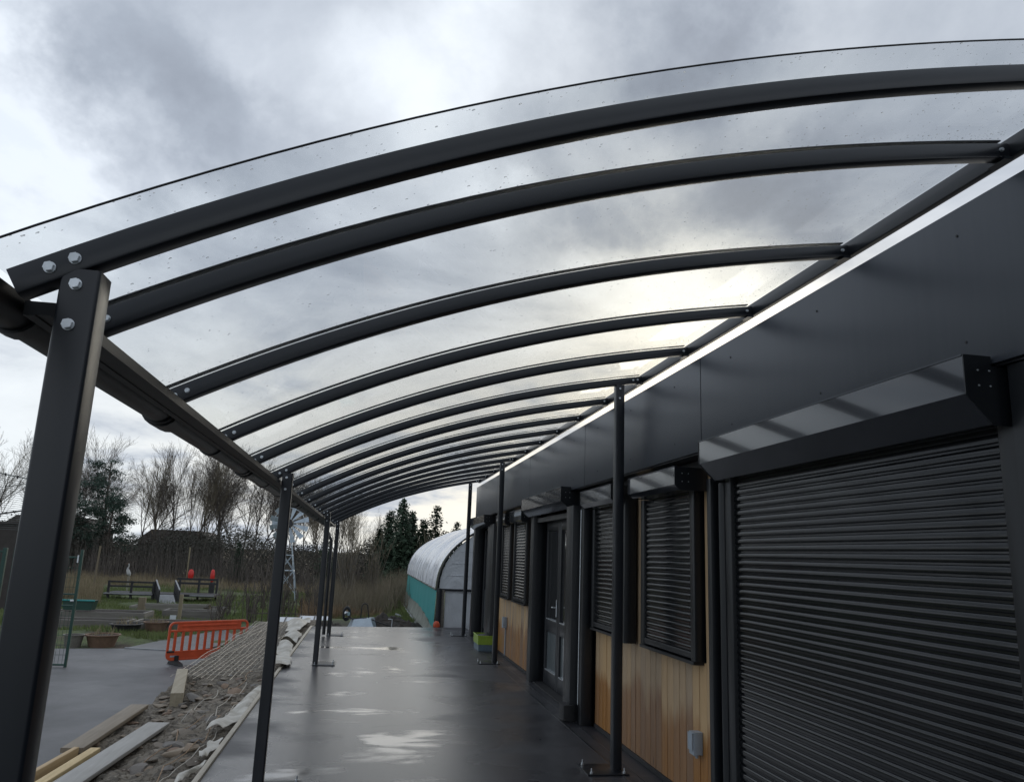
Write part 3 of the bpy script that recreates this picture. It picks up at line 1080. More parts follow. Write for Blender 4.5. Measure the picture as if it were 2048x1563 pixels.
def build_building():
    B = thing('building', 'single storey dark clad building with black roller shutters and cedar boarding', 'building', (4.5, 8.5, 0))
    # carcass (the room behind the front)
    m = MB().box(2.60, 8.5, -4.0, 17.55, -0.2, 3.12)
    part('wall', m, MAT['dark'], B)
    part('roof', MB().box(2.43, 8.7, -4.0, 17.58, 3.121, 3.165), MAT['frame'], B)
    # fascia panels
    edges = [-4.0, -0.92, 2.16, 5.24, 8.38, 11.45, 14.5, 17.36]
    rv = MB().prism([(0.006 * math.cos(k * math.pi / 4), 0.006 * math.sin(k * math.pi / 4)) for k in range(8)], 'x', 0, -0.003)
    rv.f = [tuple(reversed(f)) for f in rv.f]
    rvm = rv.mesh('rivet', MAT['black'])
    for a, b in zip(edges[:-1], edges[1:]):
        fp = part('fascia_panel', MB().rbar((2.335, a + 0.006, 2.851), (2.335, b - 0.006, 2.851), 0.02, 0.698, r=0.003), MAT['fascia'], B)
        if b > 2.2:
            for t in (0.16, 0.5, 0.84):
                for z in (2.62, 3.08):
                    part('rivet', rvm, None, fp, at=(2.325, a + (b - a) * t, z))
    part('fascia_backing', MB().box(2.346, 2.43, -4.0, 17.34, 2.51, 3.185), MAT['dark'], B)
    part('fascia_return', MB().box(2.325, 8.6, 17.362, 17.40, 2.5, 3.2), MAT['fascia'], B)
    part('soffit', MB().box(2.346, 2.599, -4.0, 17.34, 2.493, 2.509), MAT['frame'], B)
    part('parapet_cap', MB().box(2.347, 2.44, -4.0, 17.34, 3.186, 3.196), MAT['frame'], B)
    # cedar boarding
    for (y0, y1, holes) in ((5.27, 8.32, ((5.56, 6.72), (7.08, 8.28))), (11.50, 14.62, ((11.92, 12.95), (13.33, 14.2)))):
        cl = part('timber_cladding', MB().box(2.49, 2.598, y0, y1, 0.03, 2.49), MAT['dark'], B)
        n = int(round((y1 - y0) / 0.125))
        w = (y1 - y0) / n
        for k in range(n):
            a, b = y0 + k * w + 0.0035, y0 + (k + 1) * w - 0.0035
            mid = (a + b) / 2
            top = 1.0 if any(h0 < mid < h1 for h0, h1 in holes) else 2.488
            dx = random.uniform(-0.002, 0.002)
            part('plank', MB().rbar((2.478 + dx, mid, 0.045), (2.478 + dx, mid, top), 0.021, b - a, up=(0, 1, 0), r=0.003), MAT['cladding'], cl)
        part('base_trim', MB().box(2.455, 2.489, y0 + 0.01, y1 - 0.01, 0.004, 0.043), MAT['black'], cl)
    # near door shutter (large)
    s = shutter(B, 2.60, 4.92, 0.02, 2.285, g0=0.085, g1=0.085)
    shutter_box(B, 2.535, 5.0, 2.525, 2.375, 2.265)
    part('jamb_panel', MB().box(2.36, 2.59, -1.5, 2.50, 0.0, 2.49), MAT['guide'], B)
    part('jamb_panel', MB().box(2.47, 2.59, 4.995, 5.26, 0.0, 2.49), MAT['frame'], B)
    # pipe and post between the large shutter and the first window
    part('downpipe', MB().tube([(2.415, 5.085, 0.02), (2.415, 5.085, 2.26)], 0.036, 14), MAT['guide'], B)
    part('pilaster', MB().rbar((2.40, 5.205, 0.0), (2.40, 5.205, 2.30), 0.085, 0.065, up=(0, 1, 0), r=0.004), MAT['guide'], B)
    # windows behind shutters
    for (y0, y1, b0, b1, deep) in ((5.63, 6.65, 5.44, 6.50, False), (7.14, 8.21, 7.0, 8.08, True), (11.98, 12.89, 11.75, 12.75, False), (13.40, 14.12, 13.2, 14.15, False)):
        w = shutter(B, y0, y1, 1.02, 2.24, g0=0.075, g1=0.075, gfx=2.395)
        part('sill', MB().box(2.385, 2.475, y0 - 0.07, y1 + 0.07, 0.985, 1.008), MAT['guide'], w)
        far = y0 > 10
        shutter_box(B, b0, b1, 2.40 if not far else 2.42, 2.272, 2.235, X=2.20 if not far else 2.27, xu=2.24 if not far else 2.29)
    part('pilaster', MB().rbar((2.39, 7.02, 0.98), (2.39, 7.02, 2.26), 0.115, 0.075, up=(0, 1, 0), r=0.004), MAT['guide'], B)
    part('pilaster', MB().rbar((2.385, 8.42, 0.0), (2.385, 8.42, 2.28), 0.125, 0.11, up=(0, 1, 0), r=0.005), MAT['guide'], B)
    # main door
    d = part('door', MB().box(2.572, 2.598, 8.90, 11.2, 0.01, 2.27), MAT['dark'], B)
    F = MAT['frame']

    def leaf(y0, y1, handle=None):
        fr = MB()
        s = 0.085
        fr.rbar((2.55, y0 + s / 2, 0.03), (2.55, y0 + s / 2, 2.22), 0.05, s, up=(0, 1, 0), r=0.006)
        fr.rbar((2.55, y1 - s / 2, 0.03), (2.55, y1 - s / 2, 2.22), 0.05, s, up=(0, 1, 0), r=0.006)
        for z, h in ((0.12, 0.18), (0.80, 0.16), (2.15, 0.14)):
            fr.rbar((2.551, y0 + s, z), (2.551, y1 - s, z), 0.046, h, r=0.006)
        part('leaf_frame', fr, F, d)
        part('pane', MB().box(2.553, 2.561, y0 + s - 0.004, y1 - s + 0.004, 0.205, 0.725), MAT['pane_misted'], d)
        part('pane', MB().box(2.553, 2.561, y0 + s - 0.004, y1 - s + 0.004, 0.875, 2.085), MAT['pane'], d)
        for z in (0.21, 0.88):
            part('glazing_bead', MB().box(2.524, 2.552, y0 + s + 0.004, y1 - s - 0.004, z, z + 0.012), MAT['zinc'], d)
        if handle:
            h = MB().rbar((2.515, handle, 0.95), (2.515, handle, 1.17), 0.012, 0.032, up=(0, 1, 0), r=0.004)
            h.tube([(2.51, handle, 1.07), (2.475, handle, 1.07), (2.475, handle + 0.11, 1.065)], 0.009, 8)
            part('handle', h, MAT['zinc'], d)
    leaf(9.02, 10.275)
    leaf(10.285, 11.06, handle=10.33)
    part('threshold', MB().box(2.40, 2.598, 8.95, 11.15, 0.004, 0.022), MAT['black'], d)
    part('head_rail', MB().box(2.40, 2.54, 8.93, 11.17, 2.20, 2.262), MAT['guide'], d)
    part('door_jamb', MB().rbar((2.43, 8.76, 0.0), (2.43, 8.76, 2.30), 0.33, 0.30, up=(0, 1, 0), r=0.005), MAT['guide'], B)
    part('door_jamb', MB().rbar((2.47, 11.31, 0.0), (2.47, 11.31, 2.30), 0.22, 0.22, up=(0, 1, 0), r=0.005), MAT['guide'], B)
    part('lower_stop', MB().rbar((2.25, 8.66, 0.02), (2.25, 8.66, 0.17), 0.12, 0.2, up=(0, 1, 0), r=0.005), MAT['black'], B)
    part('conduit', MB().tube([(2.345, 8.56, 0.18), (2.345, 8.56, 2.25)], 0.006, 8), MAT['zinc'], B)
    shutter_box(B, 8.95, 11.40, 2.535, 2.37, 2.285, screws=4)
    # far door
    d2 = part('door', MB().box(2.572, 2.598, 15.4, 17.5, 0.01, 2.3), MAT['dark'], B)
    for yy in (15.55, 16.3, 16.38, 17.1):
        part('leaf_frame', MB().rbar((2.545, yy, 0.03), (2.545, yy, 2.25), 0.05, 0.085, up=(0, 1, 0), r=0.006), F, d2)
    for a, b in ((15.6, 16.26), (16.42, 17.06)):
        part('pane', MB().box(2.553, 2.561, a, b, 0.2, 1.0), MAT['pane_misted'], d2)
        part('pane', MB().box(2.553, 2.561, a, b, 1.08, 2.2), MAT['pane'], d2)
    part('door_jamb', MB().rbar((2.455, 15.05, 0.0), (2.455, 15.05, 2.3), 0.27, 0.72, up=(0, 1, 0), r=0.005), MAT['guide'], B)
    part('door_jamb', MB().rbar((2.455, 17.40, 0.0), (2.455, 17.40, 2.3), 0.27, 0.26, up=(0, 1, 0), r=0.005), MAT['guide'], B)
    shutter_box(B, 15.2, 17.5, 2.49, 2.345, 2.27, X=2.20)
    # outside socket on the boarding
    sb = part('socket_box', MB().rbar((2.43, 5.64, 0.37), (2.43, 5.64, 0.52), 0.075, 0.085, up=(0, 1, 0), r=0.008), MAT['grey_plastic'], B)
    part('lid', MB().rbar((2.387, 5.64, 0.40), (2.387, 5.64, 0.515), 0.01, 0.08, up=(0, 1, 0), r=0.004), MAT['grey_plastic'], sb)
    part('cable_gland', MB().tube([(2.43, 5.625, 0.372), (2.43, 5.625, 0.345)], 0.012, 8).tube([(2.43, 5.66, 0.372), (2.43, 5.66, 0.35)], 0.010, 8), MAT['grey_plastic'], sb)
    sb2 = part('socket_box', MB().rbar((2.43, 13.75, 0.5), (2.43, 13.75, 0.68), 0.075, 0.1, up=(0, 1, 0), r=0.008), MAT['grey_plastic'], B)
    part('conduit', MB().tube([(2.45, 13.75, 0.5), (2.45, 13.75, 0.05)], 0.012, 8), MAT['grey_plastic'], sb2)


# ------------------------------------------------------------------ bank of rubble with mesh, boards, membrane
def bank_z(x, y):
    x = np.asarray(x, float)
    y = np.asarray(y, float)
    crest = -0.30 + 0.10 * sm(11.8, 13.2, y)
    z = -0.115 + (crest + 0.115) * sm(-1.15, -2.3, x)
    z = np.where(x < -2.60, z + (-0.97 - z) * sm(-2.60, -2.74, x), z)
    amp = 0.028 * (1 - 0.6 * sm(12, 13.5, y)) * sm(-1.13, -1.3, x) * sm(-2.75, -2.6, x)
    z = z + amp * (np.sin(9 * x + 3 * y) * np.sin(7 * y - 4 * x) + 0.8 * np.sin(17 * x - 6 * y + 1) * np.sin(13 * y + 2))
    return z


def bank_s(x, y):
    return -0.115 - 0.085 * float(sm(-1.15, -2.3, x))


def ico_variants(n):
    import bmesh
    out = []
    for k in range(n):
        bm = bmesh.new()
        bmesh.ops.create_icosphere(bm, subdivisions=2, radius=1.0)
        rr = random.Random(100 + k)
        planes = [(Vector((rr.gauss(0, 1), rr.gauss(0, 1), rr.gauss(0, 1))).normalized(), rr.uniform(0.4, 0.75)) for _ in range(10)]
        for v in bm.verts:
            for pn, pd in planes:
                e = v.co.dot(pn) - pd
                if e > 0:
                    v.co -= pn * e * 0.92
            v.co *= rr.uniform(0.96, 1.04)
        me = bpy.data.meshes.new('stone')
        bm.to_mesh(me)
        bm.free()
        me.materials.append(MAT['stone'])
        me.shade_smooth()
        me.set_sharp_from_angle(angle=math.radians(22))
        out.append(me)
    return out


def build_bank():
    xs = np.concatenate([np.linspace(-1.134, -2.58, 40), np.linspace(-2.60, -2.76, 8)])
    ys = np.arange(1.5, 21.9, 0.06)
    X, Y = np.meshgrid(xs, ys, indexing='ij')
    Z = bank_z(X, Y) + RNG.normal(0, 0.006, X.shape)
    ny = len(ys)
    V = np.stack([X, Y, Z], -1).reshape(-1, 3).tolist()
    Fc = [(i * ny + j, i * ny + j + 1, (i + 1) * ny + j + 1, (i + 1) * ny + j) for i in range(len(xs) - 1) for j in range(ny - 1)]
    struct(part('bank', new_mesh('bank', V, Fc, MAT['rubble'], 180), None))
    vars_ = ico_variants(7)
    spots = []
    rr = random.Random(5)
    tries = 0
    while len(spots) < 150 and tries < 6000:
        tries += 1
        y = 5.4 + (12.6 - 5.4) * rr.random() ** 1.2
        x = rr.uniform(-2.56, -1.27)
        r = rr.choice((0.035, 0.045, 0.055, 0.065, 0.08, 0.10)) * rr.uniform(0.8, 1.2)
        if -2.45 < x < -1.9 and y < 9.6 and r > 0.04:
            continue
        if any((x - a) ** 2 + (y - b) ** 2 < (0.8 * (r + c)) ** 2 for a, b, c in spots):
            continue
        spots.append((x, y, r))
    slabs = ((-1.75, 6.1, 0.13, 'broad flat stone in the middle of the rubble nearest the bottom edge'), (-1.95, 6.75, 0.12, 'broad stone right beside the near half of the scaffold board'),
             (-1.62, 7.0, 0.14, 'largest flat stone of the bank, left of the narrow membrane strip'), (-1.45, 6.5, 0.10, 'flat stone between narrow membrane strip and bottom edge'),
             (-1.80, 7.75, 0.12, 'flat stone left of the torn membrane scrap'), (-1.55, 8.0, 0.10, 'stone at the near tip of the long folded membrane flap'),
             (-1.72, 8.9, 0.11, 'flat stone left of the long folded membrane flap'), (-1.5, 9.3, 0.09, 'stone touching the middle of the long folded membrane flap'),
             (-1.85, 10.3, 0.11, 'broad stone just beyond the far end of the scaffold board'), (-1.6, 10.9, 0.10, 'stone beside the second post at the far end of the folded flap'),
             (-2.1, 11.3, 0.10, 'stone lying close to the dark end of the sawn baulk'), (-1.7, 12.1, 0.09, 'stone at the near edge of the steel mesh'))
    for x, y, r, lab in slabs:
        spots.append((x, y, r))
    labs = {(a, b): lab for a, b, _, lab in slabs}
    for x, y, r in spots:
        o = bpy.data.objects.new('stone', rr.choice(vars_))
        COL.objects.link(o)
        sx, sy, sz = r * rr.uniform(1.0, 1.8), r * rr.uniform(0.8, 1.3), r * rr.uniform(0.32, 0.6)
        o.location = (x, y, float(bank_z(x, y)) + sz * 0.35)
        o.scale = (sx, sy, sz)
        o.rotation_euler = (rr.uniform(-0.2, 0.2), rr.uniform(-0.2, 0.2), rr.uniform(0, 6.28))
        tag(o, labs.get((x, y), 'rough brown or grey stone lying loose in the rubble bank'), 'stone', 'stones in the rubble bank')
    # chips too many to count
    n = 5200
    cx = RNG.uniform(-2.6, -1.2, n)
    cy = 5.2 + (21.5 - 5.2) * RNG.random(n) ** 1.4
    cz = bank_z(cx, cy)
    rad = RNG.uniform(0.006, 0.022, n)
    base = np.array([(1, 0, -0.3), (-0.5, 0.9, -0.3), (-0.5, -0.9, -0.3), (0.1, 0.1, 0.8)])
    ang = RNG.uniform(0, 6.28, n)
    ca, sa = np.cos(ang), np.sin(ang)
    pts = np.zeros((n, 4, 3))
    jit = RNG.uniform(0.6, 1.4, (n, 4, 3))
    bb = base[None] * jit
    pts[..., 0] = cx[:, None] + rad[:, None] * (bb[..., 0] * ca[:, None] - bb[..., 1] * sa[:, None])
    pts[..., 1] = cy[:, None] + rad[:, None] * (bb[..., 0] * sa[:, None] + bb[..., 1] * ca[:, None])
    pts[..., 2] = cz[:, None] + rad[:, None] * bb[..., 2] * 0.8
    Fc = []
    for i in range(n):
        b = 4 * i
        Fc += [(b, b + 1, b + 3), (b + 1, b + 2, b + 3), (b + 2, b, b + 3)]
    struct(part('gravel', new_mesh('gravel', pts.reshape(-1, 3).tolist(), Fc, MAT['rubble'], 20), None), 'stuff')
    # steel mesh over the far half of the bank
    t = thing('steel_mesh', 'sheet of wavy galvanised steel mesh laid over the far half of the rubble bank', 'mesh', (-2.0, 17, -0.15))
    rr = random.Random(3)
    k = 0
    x = -2.64
    while x < -1.34:
        ph = rr.uniform(0, 6)
        p = []
        y = 12.2 + rr.uniform(-0.25, 0.4) + (0.5 if x > -1.6 else 0)
        while y < 21.6:
            p.append((x + 0.012 * math.sin(y * 1.6 + ph) + 0.006 * math.sin(y * 4 + ph), y, bank_s(x, y) + 0.04 + 0.016 * math.sin(y * 2.1 + ph)))
            y += 0.16
        part('wire', MB().tube(p, 0.0032, 4), MAT['wire'], t)
        x += 0.088
    y = 12.5
    while y < 21.5:
        p = [(-2.66 + 1.32 * q / 12, y + 0.01 * math.sin(q * 2 + y), bank_s(-2.66 + 1.32 * q / 12, y) + 0.05 + 0.01 * math.sin(q * 1.7 + y * 3)) for q in range(13)]
        part('cross_wire', MB().tube(p, 0.0026, 4), MAT['wire'], t)
        y += 0.26
    # boards lying on the bank
    def board(name, label, p0, p1, w, h, mat, sag=0.0):
        m = MB().rbar(p0, p1, w, h, r=0.004)
        tag(part(name, m, mat), label, 'board', 'boards lying on the rubble bank')
    board('scaffold_board', 'long pale grey scaffold board lying on the rubble bank', (-2.36, 5.4, -0.222), (-2.085, 9.5, -0.215), 0.225, 0.038, MAT['scaffold'])
    board('plank', 'brown plank along the outer edge of the rubble bank above the yard', (-2.585, 8.4, -0.225), (-2.56, 10.55, -0.225), 0.20, 0.045, MAT['board_brown'])
    board('timber_batten', 'fresh yellow timber batten on edge, wet brown face, beside the dark post', (-2.625, 7.0, -0.235), (-2.535, 8.36, -0.235), 0.048, 0.10, MAT['board_new'])
    board('timber_batten', 'fresh yellow timber batten lying flat between scaffold board and wet batten', (-2.465, 6.9, -0.23), (-2.385, 8.42, -0.23), 0.09, 0.05, MAT['board_new'])
    board('timber_block', 'thick sawn timber baulk with dark wet end beside the steel mesh', (-2.21, 10.85, -0.205), (-2.57, 12.8, -0.19), 0.15, 0.165, MAT['board_brown'])

    # white membrane flaps along the edging
    def flap(label, pts, widths, z, seed, lift=0.05):
        q = random.Random(seed)
        ph = [q.uniform(0, 6) for _ in range(6)]
        n = len(pts) - 1

        def P(u):
            s = u * n
            i = min(int(s), n - 1)
            f = s - i
            a, b = Vector(pts[i]), Vector(pts[i + 1])
            w = widths[i] + (widths[i + 1] - widths[i]) * f
            return a.lerp(b, f), w

        def S(off):
            def fn(u, v):
                c, w = P(u)
                x = c.x + (v - 0.5) * w
                zz = z + lift * (0.5 + 0.5 * math.sin(7 * u + ph[0] + 2 * v)) * (0.4 + v * (1 - v) * 2) + 0.012 * math.sin(11 * u + ph[1] + 3 * v) + 0.006 * math.sin(19 * u + 5 * v + ph[2]) + 0.002 * math.sin(47 * u + 9 * v + ph[3])
                return (x + 0.015 * math.sin(13 * u + ph[4]), c.y + 0.02 * math.sin(5 * v + ph[5]), zz + off)
            return fn
        m = MB().grid(S(0.0), 40, 10)
        m.grid(S(-0.004), 40, 10)
        o = part('membrane_flap', m, MAT['membrane'], None, sharp=80)
        tag(o, label, 'membrane', 'white membrane along the edging')
    flap('long folded white membrane flap nearest the camera beside the edging', [(-1.33, 8.35), (-1.27, 8.9), (-1.22, 9.7), (-1.20, 10.8)], [0.16, 0.17, 0.18, 0.10], -0.045, 1, 0.06)
    flap('white membrane flap folded over the timber edging behind the second post', [(-1.17, 12.15), (-1.15, 12.7), (-1.19, 13.4)], [0.34, 0.30, 0.2], 0.035, 2, 0.04)
    flap('crumpled white membrane heap beyond the folded flap, beside the edging', [(-1.33, 13.5), (-1.30, 14.4), (-1.32, 15.2)], [0.24, 0.34, 0.22], -0.03, 3, 0.14)
    flap('bulging white membrane piece halfway along the far edging', [(-1.34, 15.7), (-1.36, 16.6), (-1.33, 17.3)], [0.25, 0.36, 0.22], -0.04, 4, 0.16)
    flap('farthest white membrane piece at the end of the steel mesh', [(-1.45, 18.0), (-1.47, 19.4), (-1.42, 21.0)], [0.3, 0.45, 0.3], -0.04, 5, 0.2)
    flap('torn scrap of white membrane with holes near the bottom of the picture', [(-1.27, 7.35), (-1.24, 7.7), (-1.24, 8.05)], [0.04, 0.11, 0.09], -0.06, 6, 0.03)
    flap('narrow rolled strip of white membrane on the rubble beside the edging, closest of all', [(-1.36, 6.3), (-1.28, 6.75), (-1.19, 7.25)], [0.03, 0.06, 0.03], -0.055, 7, 0.03)
    # bent wires sticking out of the rubble near the edging
    rr = random.Random(9)
    for k, (x, y0, L) in enumerate(((-1.40, 6.2, 3.6), (-1.48, 6.6, 2.6), (-1.55, 9.0, 2.6), (-1.75, 7.8, 1.8), (-1.9, 9.7, 1.6), (-1.62, 11.0, 1.5))):
        ph = rr.uniform(0, 6)
        p = []
        for q in range(22):
            y = y0 + L * q / 21
            xx = x + 0.05 * math.sin(q * 0.45 + ph) + 0.10 * q / 21
            p.append((xx, y, float(bank_z(xx, y)) + 0.035 + 0.03 * abs(math.sin(q * 0.6 + ph))))
        tag(part('loose_wire', MB().tube(p, 0.0045, 5), MAT['rust'] if k % 2 else MAT['wire']), ('longest loose pale wire trailing along the edging at the bottom', 'rusty wire bent across the near stones beside the edging', 'pale wire running under the folded white membrane flap', 'short rusty wire sticking out near the scaffold board', 'pale wire crossing the middle of the rubble', 'rusty wire in front of the steel mesh')[k], 'wire', 'loose wires on the bank')


# ------------------------------------------------------------------ barrier, gate, net
def build_barrier():
    a = Vector((-4.24, 19.15, -0.945))
    b = Vector((-2.70, 20.35, -0.945))
    rz = math.atan2(b.y - a.y, b.x - a.x)
    t = thing('safety_barrier', 'orange plastic pedestrian barrier standing on the yard beside the steel mesh', 'barrier', tuple(a), rz)
    Wd, Hh = (b - a).length, 0.93
    O = MAT['orange']
    # outer frame: rounded loop
    path, fr = [], []
    r = 0.13
    loop = []
    for cx, cz, a0 in ((Wd - r, Hh - r, 0), (r, Hh - r, 90), (r, 0.09 + r, 180), (Wd - r, 0.09 + r, 270)):
        for k in range(7):
            an = math.radians(a0 + 15 * k)
            loop.append((cx + r * math.cos(an), cz + r * math.sin(an), math.cos(an), math.sin(an)))
    m = MB()
    prof = rrect(0.05, 0.045, 0.008, 3)
    n = len(prof)
    for x, z, nx, nz in loop:
        for u, w in prof:
            m.v.append((x + nx * (u - 0.025), w, z + nz * (u - 0.025)))
    N = len(loop)
    for i in range(N):
        i2 = (i + 1) % N
        for j in range(n):
            j2 = (j + 1) % n
            m.f.append((i * n + j, i2 * n + j, i2 * n + j2, i * n + j2))
    part('frame', m, O, t, local=True)
    # top band with a raised panel and the handle slots, bottom band
    tb = part('top_band', MB().box(0.20, Wd - 0.20, -0.016, 0.016, Hh - 0.20, Hh - 0.045), O, t, local=True)
    part('rib', MB().rbar((0.30, -0.018, Hh - 0.095), (Wd - 0.30, -0.018, Hh - 0.095), 0.02, 0.045, r=0.008), O, tb, local=True)
    part('cross_bar', MB().rbar((0.04, 0, Hh - 0.20), (Wd - 0.04, 0, Hh - 0.20), 0.042, 0.05, r=0.01), O, t, local=True)
    bb = part('bottom_band', MB().box(0.045, Wd - 0.045, -0.018, 0.018, 0.13, 0.27), O, t, local=True)
    part('reflector', MB().box(0.09, 0.25, -0.021, -0.0185, 0.17, 0.205), MAT['grey_plastic'], bb, local=True)
    part('cross_bar', MB().rbar((0.04, 0, 0.28), (Wd - 0.04, 0, 0.28), 0.042, 0.04, r=0.01), O, t, local=True)
    k = 10
    sw = 0.062
    for i in range(k):
        x = 0.17 + (Wd - 0.34) * i / (k - 1)
        part('slat', MB().rbar((x, 0, 0.29), (x, 0, Hh - 0.215), 0.036, sw, up=(1, 0, 0), r=0.008), O, t, local=True)
    part('clip', MB().box(0.0, 0.17, -0.03, -0.023, 0.27, 0.305), MAT['black'], t, local=True)
    for x in (0.24, Wd - 0.28):
        f = MB().prism([(-0.30, 0.0), (0.30, 0.0), (0.26, 0.05), (0.05, 0.09), (0.05, 0.2), (-0.05, 0.2), (-0.05, 0.09), (-0.26, 0.05)], 'x', x - 0.045, x + 0.045)
        part('foot', f, MAT['black'], t, local=True)


def build_gate():
    G = MAT['green']
    t = thing('sports_gate', 'open dark green mesh gate leaf standing at the left of the yard', 'gate', (-6.9, 18.75, -0.95))
    x1, x0, y = -6.14, -7.45, 18.75
    part('gate_post', MB().rbar((x1, y, -0.95), (x1, y, 1.5), 0.055, 0.055), G, t)
    part('gate_post', MB().rbar((x0, y, -0.95), (x0, y, 1.5), 0.09, 0.09), G, t)
    for z in (-0.90, 0.31, 0.55, 1.33):
        part('rail', MB().rbar((x0 + 0.045, y, z), (x1 - 0.028, y, z), 0.04, 0.035, r=0.004), G, t)
    for k in range(1, 17):
        x = x0 + (x1 - x0) * k / 17
        part('wire', MB().tube([(x, y, -0.885), (x, y, 1.32)], 0.0035, 4), G, t)
    for z in np.arange(-0.7, 1.3, 0.2):
        part('cross_wire', MB().tube([(x0 + 0.04, y - 0.006, z), (x1 - 0.03, y - 0.006, z)], 0.0035, 4), G, t)
    part('hinge', MB().rbar((x1 - 0.05, y - 0.05, 1.22), (x1 - 0.05, y - 0.05, 1.38), 0.03, 0.03), MAT['zinc'], t)
    part('latch', MB().rbar((x1 - 0.08, y - 0.05, 0.42), (x1 - 0.01, y - 0.05, 0.42), 0.03, 0.04), MAT['zinc'], t)
    # fence panel of the court left of the gate
    t = thing('court_fence', 'green court fence of bars behind the nearest post at the left edge', 'fence', (-9.2, 18.8, -0.95))
    for x in (-7.72, -9.6, -11.5):
        part('fence_post', MB().rbar((x, 18.85, -0.95), (x, 18.85, 1.48), 0.08, 0.08), G, t)
    for z in (-0.85, 0.35, 1.05, 1.4):
        for a, b in ((-9.55, -7.77), (-11.45, -9.65)):
            part('rail', MB().rbar((a, 18.85, z), (b, 18.85, z), 0.035, 0.04, r=0.004), G, t)
    for x in np.arange(-11.4, -7.8, 0.12):
        part('bar', MB().tube([(x, 18.83, -0.83), (x, 18.83, 1.38)], 0.006, 4), G, t)
    # ball net with cables behind
    t = thing('ball_net', 'fine ball-stop net on sagging cables at the far left of the sky', 'net', (-14, 30, -1))
    part('mast', MB().tube([(-16.5, 30, -1), (-16.5, 30, 4.9)], 0.06, 8), G, t)
    part('mast', MB().tube([(-10.9, 30, -1), (-10.9, 30, 3.7)], 0.06, 8), G, t)

    def sag(z0, z1, s, n=14):
        return [(-16.5 + 5.6 * k / n, 30, z0 + (z1 - z0) * k / n - s * 4 * (k / n) * (1 - k / n)) for k in range(n + 1)]
    part('top_cable', MB().tube(sag(4.85, 3.62, 0.18), 0.02, 5), MAT['net'], t)
    part('middle_cable', MB().tube(sag(2.75, 3.72, -0.02), 0.010, 5), MAT['net'], t)
    part('lower_rail', MB().tube(sag(1.7, 2.85, 0.0), 0.03, 6), MAT['deck'], t)
    top = sag(4.85, 3.62, 0.18, 28)
    cords = MB()
    for k in range(1, 26):
        f = k / 26
        cords.tube([(p[0], 30.0, 1.9 + (p[2] - 1.9) * f) for p in top[::2]], 0.0075, 3)
    part('net_cords', cords, MAT['net'], t, kind='stuff')
    for k in (19, 21, 23):
        p = top[k]
        part('cable_clip', MB().tube([(p[0], 30, p[2] + 0.05), (p[0], 30, p[2] - 0.06)], 0.03, 6), MAT['black'], t)


